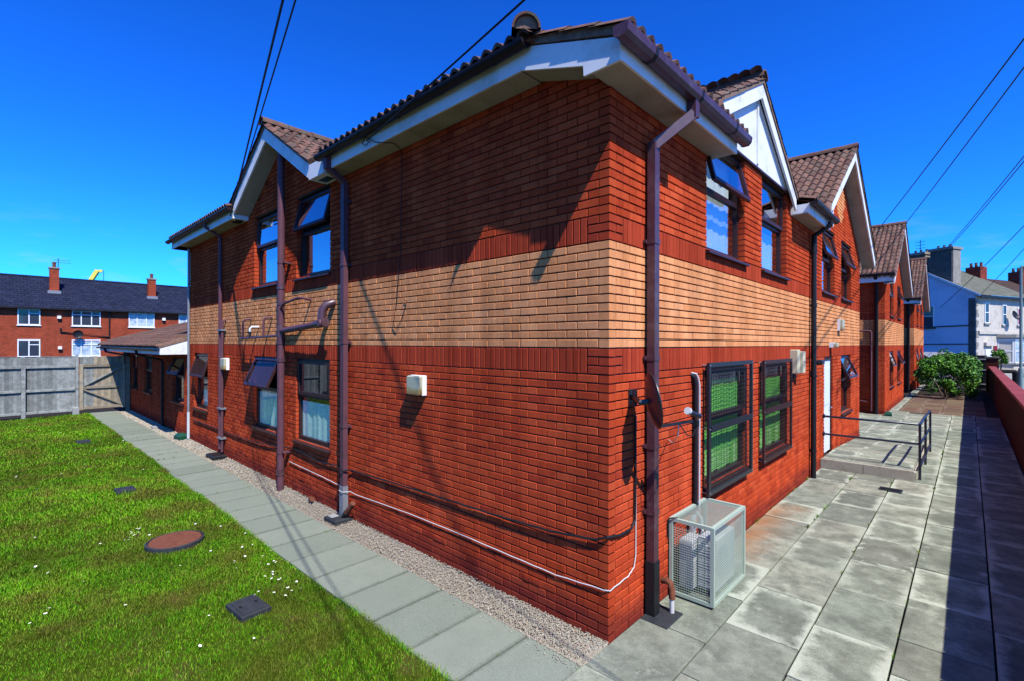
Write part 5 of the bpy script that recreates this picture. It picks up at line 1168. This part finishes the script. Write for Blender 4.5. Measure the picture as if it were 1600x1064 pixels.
# ================================================================== WALL BOXES
def bulkhead(name, label, fr, a, z, w_, h_, d_, grp='bulkhead lights on the walls'):
    t = thing(name, label, 'wall light', fr(a, 0, z), 0, None); q = Fr(fr.k, 0)
    mb = MB(); mb.cbox(q(-w_ / 2, 0.0, 0), q(w_ / 2, d_ * .55, h_), .006); ob('base', mb, 'whiteclean', t)
    mb = MB(); mb.cbox(q(-w_ / 2 + .004, d_ * .551, .004), q(w_ / 2 - .004, d_, h_ - .004), .014); ob('diffuser', mb, M['diff'], t)
m_, t_2, b_ = newmat('yellowed_diffuser'); tc = nd(t_2, 'ShaderNodeTexCoord'); sx = nd(t_2, 'ShaderNodeSeparateXYZ'); t_2.links.new(tc.outputs['Generated'], sx.inputs[0])
f_ = math_(t_2, 'MULTIPLY_ADD', noise(t_2, 18, 4), .35, sx.outputs[2]); t_2.links.new(ramp(t_2, f_, [(.12, (.18, .06, .01)), (.42, (.27, .21, .07)), (.62, (.34, .34, .22))]), b_.inputs['Base Color']); b_.inputs['Roughness'].default_value = .4; M['diff'] = m_
bulkhead('wall_light', 'square bulkhead light with rust stained diffuser alone on the wide brick wall', FL, -2.62, 1.87, .25, .24, .11)
bulkhead('wall_light', 'yellowed bulkhead light beside the doubled downpipe', FL, -9.62, 1.90, .24, .26, .11)
bulkhead('wall_light', 'pale bulkhead box on the buff band under the gable', FRt, 9.75, 2.78, .26, .26, .10)
bulkhead('wall_light', 'small pale lamp above the white door', FRt, 8.85, 2.42, .22, .11, .14)
al = thing('cabinet', 'cream plastic utility cabinet beside the second guarded window', 'cabinet', FRt(5.62, 0, 2.0))
mb = MB(); mb.cbox((0, 0, 0), (.11, .18, .40), .01); ob('casing', mb, 'cream', al)
mb = MB(); mb.cbox((0, .185, .0), (.15, .36, .37), .01); cb_ = ob('casing', mb, 'cream', al)
mb = MB(); mb.box((.1501, .22, .19), (.153, .32, .20)); ob('slot', mb, 'black', cb_)
mb = MB(); mb.cbox((0, .05, -.09), (.05, .13, -.003), .006); ob('cable_gland', mb, 'black', al)
cam_ = thing('security_camera', 'small dark camera on the black downpipe next to the white door', 'camera', FRt(7.12, .08, 2.1))
mb = MB(); mb.cbox((0, 0, 0), (.10, .22, .10), .02); ob('housing', mb, 'blackmetal', cam_)
mb = MB(); mb.tube([(.05, -.12, .05), (.05, 0, .05)], .02, 8); ob('arm', mb, 'blackmetal', cam_)

# ================================================================== WINDOW GRILLES
def grille(a0, a1, z0, z1, mat, label):
    t = thing('window_grille', label, 'window grille', FRt(a0, .0, z0)); f = .05; o0, o1 = .055, .085; L = a1 - a0; H_ = z1 - z0; q = Fr('R', 0)
    for p in ((0, f, 0, H_), (L - f, L, 0, H_)): mb = MB(); q.box(mb, p[0], p[1], o0, o1, p[2], p[3]); ob('frame_bar', mb, mat, t)
    for p in ((f, L - f, 0, f), (f, L - f, H_ - f, H_)): mb = MB(); q.box(mb, p[0], p[1], o0 + .001, o1 - .001, p[2], p[3]); ob('frame_bar', mb, mat, t)
    mb = MB(); q.box(mb, f, L - f, o0 + .001, o1 + .012, H_ * .50 - .035, H_ * .50 + .035); ob('cross_bar', mb, mat, t)
    mb = MB(); sp = .052
    for i in range(1, int(L / sp)): mb.beam(q(i * sp, .068, .01), q(i * sp, .068, H_ - .01), .004, .004, up=(1, 0, 0))
    for i in range(1, int(H_ / sp)): mb.beam(q(.01, .073, i * sp), q(L - .01, .073, i * sp), .004, .004, up=(1, 0, 0))
    ob('wire_mesh', mb, mat, t, kind='stuff')
    for a in (.025, L - .025):
        for z in (.03, H_ * .5, H_ - .03):
            mb = MB(); mb.tube([q(a, .0, z), q(a, .092, z)], .009, 8); ob('fixing_bolt', mb, 'galv', t)
grille(1.93, 3.43, .79, 2.28, 'blackmetal', 'black steel mesh grille over the green window above the cage')
grille(3.93, 5.42, .80, 2.26, 'frame', 'dark brown mesh grille over the green window beside the cream cabinet')

# ================================================================== GROUND COVERS, BAIT BOXES
mh = thing('manhole_cover', 'rusty round manhole cover set in the lawn', 'manhole cover', (-5.03, -1.95, .03))
mb = MB(); mb.lathe([(.31, -.06), (.31, .005), (.285, .014), (.28, .006)], n=36); ob('rim', mb, 'iron', mh, smooth=True)
mb = MB(); mb.lathe([(.279, .0), (.27, .012), (.0, .012)], n=36); ob('lid', mb, 'rust', mh, smooth=True)
def rect_cover(x, y, w_, l_, rz, label):
    t = thing('inspection_cover', label, 'drain cover', (x, y, .02), rz)
    mb = MB(); mb.cbox((-w_ / 2, -l_ / 2, -.06), (w_ / 2, l_ / 2, .012), .006); ob('frame', mb, 'iron', t)
    mb = MB(); mb.cbox((-w_ / 2 + .03, -l_ / 2 + .03, .0125), (w_ / 2 - .03, l_ / 2 - .03, .02), .003); ob('lid', mb, 'iron', t)
    for s in (-1, 1): mb = MB(); mb.box((-.02, s * (l_ / 2 - .06) - .01, .0201), (.02, s * (l_ / 2 - .06) + .01, .024)); ob('lifting_key', mb, 'black', t)
rect_cover(-2.74, -1.87, .36, .26, R(4), 'black rectangular cover with dead grass on the lawn near the path')
rect_cover(-8.17, -1.98, .30, .26, 0, 'small dark cover in the lawn behind the round manhole')
rect_cover(-13.95, -1.95, .34, .26, 0, 'small dark cover in the lawn nearest the timber fence')
gr = thing('drain_grate', 'black rectangular drain grate in the flagstones before the ramp', 'drain', (1.21, 7.0, .006))
mb = MB(); mb.cbox((-.16, -.13, -.03), (.16, .13, .004), .004); ob('frame', mb, 'iron', gr)
for k in range(6): mb = MB(); mb.box((-.14, -.11 + k * .04, .0041), (.14, -.088 + k * .04, .008)); ob('slat', mb, 'black', gr)
for (x, y, rz, lb) in ((-12.75, -.16, R(10), 'green plastic bait box on the gravel by the annex'), (.13, 17.95, R(95), 'green plastic bait box at the corner of the far brick block')):
    bb = thing('bait_box', lb, 'bait box', (x, y, -.01), rz)
    mb = MB(); mb.prism([(-.15, -.1, 0), (.15, -.1, 0), (.15, .1, 0), (-.15, .1, 0)], (0, 0, .07)); ob('base', mb, 'green', bb)
    mb = MB(); mb.add([(-.16, -.11, .071), (.16, -.11, .071), (.16, .11, .071), (-.16, .11, .071), (-.11, -.04, .15), (.11, -.04, .15), (.11, .08, .15), (-.11, .08, .15)], [(0, 3, 2, 1), (4, 5, 6, 7), (0, 1, 5, 4), (1, 2, 6, 5), (2, 3, 7, 6), (3, 0, 4, 7)]); ob('lid', mb, 'green', bb)

# ================================================================== BUSH
def bush(name, label, c, rad, nleaf, ls, seed, cat='bush'):
    t = thing(name, label, cat, (c[0], c[1], 0)); g = np.random.default_rng(seed)
    cl = []
    for k in range(60):
        d = g.uniform(-1, 1, 3); d /= (np.abs(d) ** 4).sum() ** .25; d[2] = abs(d[2]) * (1 if g.random() < .8 else -.7); r = g.uniform(.5, 1.0); d[2] *= g.uniform(.6, 1.12)
        cl.append((np.array([d[0] * rad[0], d[1] * rad[1], c[2] + d[2] * rad[2]]) * np.array([r, r, 1]), g.uniform(.14, .36) * min(rad[0], rad[2])))
    V = []; F_ = []; per = nleaf // len(cl)
    for p, r in cl:
        dirs = g.normal(size=(per, 3)); dirs /= np.linalg.norm(dirs, axis=1)[:, None]; pp = p + dirs * (r * g.uniform(.6, 1.05, per))[:, None]
        nn = dirs * .6 + g.normal(size=(per, 3)) * .5 + np.array([0, 0, .35]); nn /= np.linalg.norm(nn, axis=1)[:, None]
        a = np.cross(nn, g.normal(size=(per, 3))); a /= np.linalg.norm(a, axis=1)[:, None]; b = np.cross(nn, a); s = ls * g.uniform(.6, 1.25, per)[:, None]
        o = len(V); q = np.stack([pp - a * s, pp - b * s * .42 + nn * s * .12, pp + a * s, pp + b * s * .42 + nn * s * .12], 1).reshape(-1, 3)
        V.extend(map(tuple, q)); F_.extend([(o + 4 * i, o + 4 * i + 1, o + 4 * i + 2, o + 4 * i + 3) for i in range(per)])
    me = bpy.data.meshes.new('crown'); me.from_pydata([(float(x), float(y), max(.02, float(z))) for x, y, z in V], [], F_); me.materials.append(M['leaf']); put('crown', me, t)
    mb = MB()
    for k in range(7):
        a = k * .9; mb.tube([(.1 * math.cos(a), .1 * math.sin(a), -.05), (rad[0] * .3 * math.cos(a), rad[1] * .3 * math.sin(a), c[2] * .7), (rad[0] * .55 * math.cos(a), rad[1] * .55 * math.sin(a), c[2] + .3 * rad[2])], [.035, .025, .01], 6)
    ob('stem', mb, 'bark', t)
bush('leafy_bush', 'dense glossy green bush growing at the end of the red flags', (1.4, 27.3, .75), (1.15, 1.5, .95), 11000, .075, 3)
bush('low_bush', 'smaller darker green bush in front of the end house wall', (1.5, 32.0, .95), (1.15, 1.5, 1.0), 7000, .08, 5)
bush('yellow_shrub', 'yellow-green shrub by the door of the cream house', (4.0, 53.4, 1.0), (.45, .45, 1.0), 1200, .12, 8)
bush('garden_shrub', 'small green shrub behind the pale garden wall', (7.2, 57.2, .5), (1.1, .8, .5), 1500, .12, 9)
bush('garden_shrub', 'green shrub by the bay window of the cream house', (9.0, 62.2, .7), (.9, .9, .6), 1500, .12, 10)

# ================================================================== OVERHEAD WIRES
def wire(a, b, sag, label, r=.009, ext=None, grp='overhead wires'):
    a = Vector(a); b = Vector(b); pts = [a.lerp(b, k / 24) - Vector((0, 0, sag * 4 * (k / 24) * (1 - k / 24))) for k in range(25)]
    mb = MB(); mb.tube(pts, r, 6); tag(put('overhead_wire', mb.mesh('overhead_wire', 'black', True), None), label, 'wire', grp)
wire((-8.36, -.33, 4.96), (11.6, -5.1, 6.35), .0, 'overhead wire over the small left gable, thicker of the pair', .011)
wire((-8.28, -.34, 5.02), (11.6, -4.82, 6.25), .0, 'overhead wire over the small left gable, thinner of the pair', .008)
wire((-3.3, -.33, 5.0), (11.4, -2.9, 5.3), .12, 'single overhead wire slung to the eave of the wide brick wall', .009)
wire((-0.79, 23.84, 7.68), (4.79, 2.34, 8.46), .06, 'overhead wire running to the roof ridge behind the ramp railing', .016)
wire((-0.23, 27.11, 8.18), (4.63, 2.89, 8.27), .06, 'overhead wire passing close to the gable peak of the second brick block', .016)
wire((0.33, 52.3, 10.09), (5.32, 7.66, 9.37), .2, 'overhead wire to the dark stone chimney, upper of a close pair', .02)
wire((0.37, 52.34, 9.98), (5.3, 7.64, 9.14), .2, 'overhead wire to the dark stone chimney, lower of a close pair', .02)
wire((0.02, 57.0, 5.68), (6.23, 18.08, 10.03), .3, 'overhead wire reaching down to the gable wall of the end house', .02)
wire((2.79, 58.6, 6.84), (5.58, 29.81, 9.36), .2, 'overhead wire reaching the eave of the cream house front', .02)
mb = MB(); pts = [(-3.28, -.315, 5.02), (-3.22, -.33, 4.98), (-3.3, -.335, 4.94), (-3.42, -.32, 5.0), (-3.36, -.315, 5.07), (-3.26, -.32, 5.03), (-3.1, -.33, 4.93), (-2.9, -.2, 4.90), (-2.98, -.05, 4.9)]
tag(put('cable', mb.tube(pts, .006, 6).mesh('cable', 'black', True), None), 'tangled loop of black cable on the white fascia', 'cable')

# ================================================================== GRAVEL STONES
def stones():
    n = 26000; V = []; F_ = []
    u = rng.random(n); x = -20.3 * u ** 1.9 - .005; y = rng.uniform(-.40, .0, n)
    # spill over the edge of the flags
    y = np.where(rng.random(n) < .012, rng.uniform(-.5, -.38, n), y)
    far = np.clip(-x / 8, .7, 2.2); s = rng.uniform(.006, .0125, n) * far
    base = np.array([(1, 0, 0), (0, 1, 0), (-1, 0, 0), (0, -1, 0), (0, 0, 1), (0, 0, -1)], float)
    j = rng.uniform(.7, 1.25, (n, 6, 1)); a = rng.random(n) * 6.28; ca, sa = np.cos(a), np.sin(a)
    P_ = base[None] * j * s[:, None, None] * np.array([1.25, .9, .75])
    X = P_[..., 0] * ca[:, None] - P_[..., 1] * sa[:, None]; Y = P_[..., 0] * sa[:, None] + P_[..., 1] * ca[:, None]
    z0 = np.where(y > -.385, -.03 + rng.uniform(0, .014, n) + np.clip(y + .08, 0, .1) * .25, .006)
    P_ = np.stack([X + x[:, None], Y + y[:, None], P_[..., 2] + z0[:, None]], -1).reshape(-1, 3)
    f0 = np.array([(0, 1, 4), (1, 2, 4), (2, 3, 4), (3, 0, 4), (1, 0, 5), (2, 1, 5), (3, 2, 5), (0, 3, 5)])
    F_ = (f0[None] + 6 * np.arange(n)[:, None, None]).reshape(-1, 3)
    me = bpy.data.meshes.new('gravel'); me.from_pydata(P_.tolist(), [], F_.tolist()); me.materials.append(M['gravel'])
    tag(put('gravel', me), 'pale mixed gravel strip along the foot of the brick wall', 'gravel', kind='stuff')
stones()

# ================================================================== GRASS
def grass():
    cov = [(-5.03, -1.95, .30, .30), (-2.74, -1.87, .17, .12), (-8.17, -1.98, .14, .12), (-13.95, -1.95, .16, .12)]
    xs, ys = [], []
    for x0, x1, y0, y1, dens in ((-5.5, -.01, -4.4, -1.19, 8200), (-10, -5.5, -4.4, -1.19, 3600), (-20.35, -10, -4.4, -1.19, 1500), (-6, -.01, -7.5, -4.4, 3000), (-20.3, -6, -7.5, -4.4, 1200)):
        n = int((x1 - x0) * (y1 - y0) * dens); xs.append(rng.uniform(x0, x1, n)); ys.append(rng.uniform(y0, y1, n))
    # ragged fringe along the path edge
    n = 9000; xs.append(rng.uniform(-20.3, -.01, n)); ys.append(-1.20 + rng.normal(0, .018, n))
    # weeds in the paving joints
    for jx, y0_, y1_ in ((1.752, 1.0, 17), (1.182, 1.5, 12), (.592, 2.0, 8), (.012, .9, 7)):
        for k_ in range(26):
            yy = rng.uniform(y0_, y1_); m_ = rng.integers(4, 16); xs.append(jx + rng.normal(0, .006, m_)); ys.append(yy + rng.normal(0, .02, m_))
    for k_ in range(40):
        xx = -.004 - .576 * rng.integers(0, 30); m_ = rng.integers(3, 12); xs.append(xx + .02 + rng.normal(0, .006, m_)); ys.append(rng.uniform(-1.2, -.4) + rng.normal(0, .02, m_))
    x = np.concatenate(xs); y = np.concatenate(ys)
    keep = np.ones(len(x), bool)
    for cx, cy, a, b in cov: keep &= (((x - cx) / a) ** 2 + ((y - cy) / b) ** 2) > 1.0
    x, y = x[keep], y[keep]; n = len(x)
    dist = np.hypot(x - 2.188, y + 3.52); k = np.clip(dist / 6, .8, 2.6)
    # clumpiness
    cl = .5 + .5 * np.sin(x * 5.1 + 1.7 * np.sin(y * 4.3)) * np.sin(y * 6.3 + 1.3 * np.sin(x * 3.7)); tuft = rng.random(n) < .03
    h = rng.uniform(.014, .030, n) * (.65 + .7 * cl) * np.where(tuft, 1.7, 1) * np.clip(k, 1, 1.35); wd = rng.uniform(.0013, .0027, n) * k
    a = rng.random(n) * 6.283; dx, dy = np.cos(a), np.sin(a); lean = rng.uniform(.15, 1.1, n) * h; b = a + rng.normal(0, .5, n) ; lx, ly = np.cos(b) * lean, np.sin(b) * lean
    z = -0.012 + 0.012 * np.sin(x * 1.3) * np.sin(y * 1.7 + 1)
    px, py = -dy * wd, dx * wd
    V = np.empty((n, 5, 3))
    V[:, 0] = np.stack([x - px, y - py, z], -1); V[:, 1] = np.stack([x + px, y + py, z], -1)
    V[:, 2] = np.stack([x + px * .8 + lx * .4, y + py * .8 + ly * .4, z + h * .62], -1); V[:, 3] = np.stack([x - px * .8 + lx * .4, y - py * .8 + ly * .4, z + h * .62], -1)
    V[:, 4] = np.stack([x + lx, y + ly, z + h], -1)
    me = bpy.data.meshes.new('grass'); me.vertices.add(n * 5); me.vertices.foreach_set('co', V.reshape(-1))
    o = (np.arange(n) * 5)[:, None]; li = np.concatenate([o + np.array([0, 1, 2, 3]), o + np.array([3, 2, 4])], 1).reshape(-1)
    me.loops.add(n * 7); me.loops.foreach_set('vertex_index', li.astype(np.int32))
    me.polygons.add(n * 2); ls = (np.arange(n) * 7)[:, None] + np.array([0, 4]); me.polygons.foreach_set('loop_start', ls.reshape(-1).astype(np.int32))
    me.update(calc_edges=True); me.validate(); me.materials.append(M['grass'])
    tag(put('grass', me), 'short mown green lawn grass with drier brown patches', 'grass', kind='stuff')
grass()

# daisies
mb = MB()
for k in range(9):
    a = 2 * math.pi * k / 9; b = a + .3; c_ = a - .3
    mb.add([(0, 0, .03), (.011 * math.cos(c_), .011 * math.sin(c_), .031), (.0135 * math.cos(a), .0135 * math.sin(a), .0285), (.011 * math.cos(b), .011 * math.sin(b), .031)], [(0, 1, 2, 3)])
mb.lathe([(.0045, .0305), (.003, .0335), (0, .034)], n=8, mi=1); mb.tube([(0, 0, -.01), (0, 0, .03)], .0012, 4, mi=2)
dm = mb.mesh('daisy', ['flower', 'yellow', 'leaf'])
for cx, cy, sx_, sy_, n in ((-5.6, -2.28, .16, .06, 14), (-3.9, -1.55, .5, .12, 26), (-3.0, -1.42, .25, .05, 14), (-2.7, -2.1, .35, .2, 7), (-4.2, -3.0, .8, .35, 10), (-10, -2.3, 3, .6, 22), (-6.5, -2.9, 1.5, .5, 8)):
    for k in range(n):
        if random.random() < .25: continue
        o = put('daisy', dm, None, (random.gauss(cx, sx_), min(random.gauss(cy, sy_), -1.26), .004)); o.rotation_euler = (random.uniform(-.4, .4), random.uniform(-.4, .4), random.uniform(0, 6)); sc_ = random.uniform(.7, 1.15); o.scale = (sc_, sc_, 1)
        tag(o, 'small white daisy flowering in the lawn', 'daisy', 'daisies in the lawn')
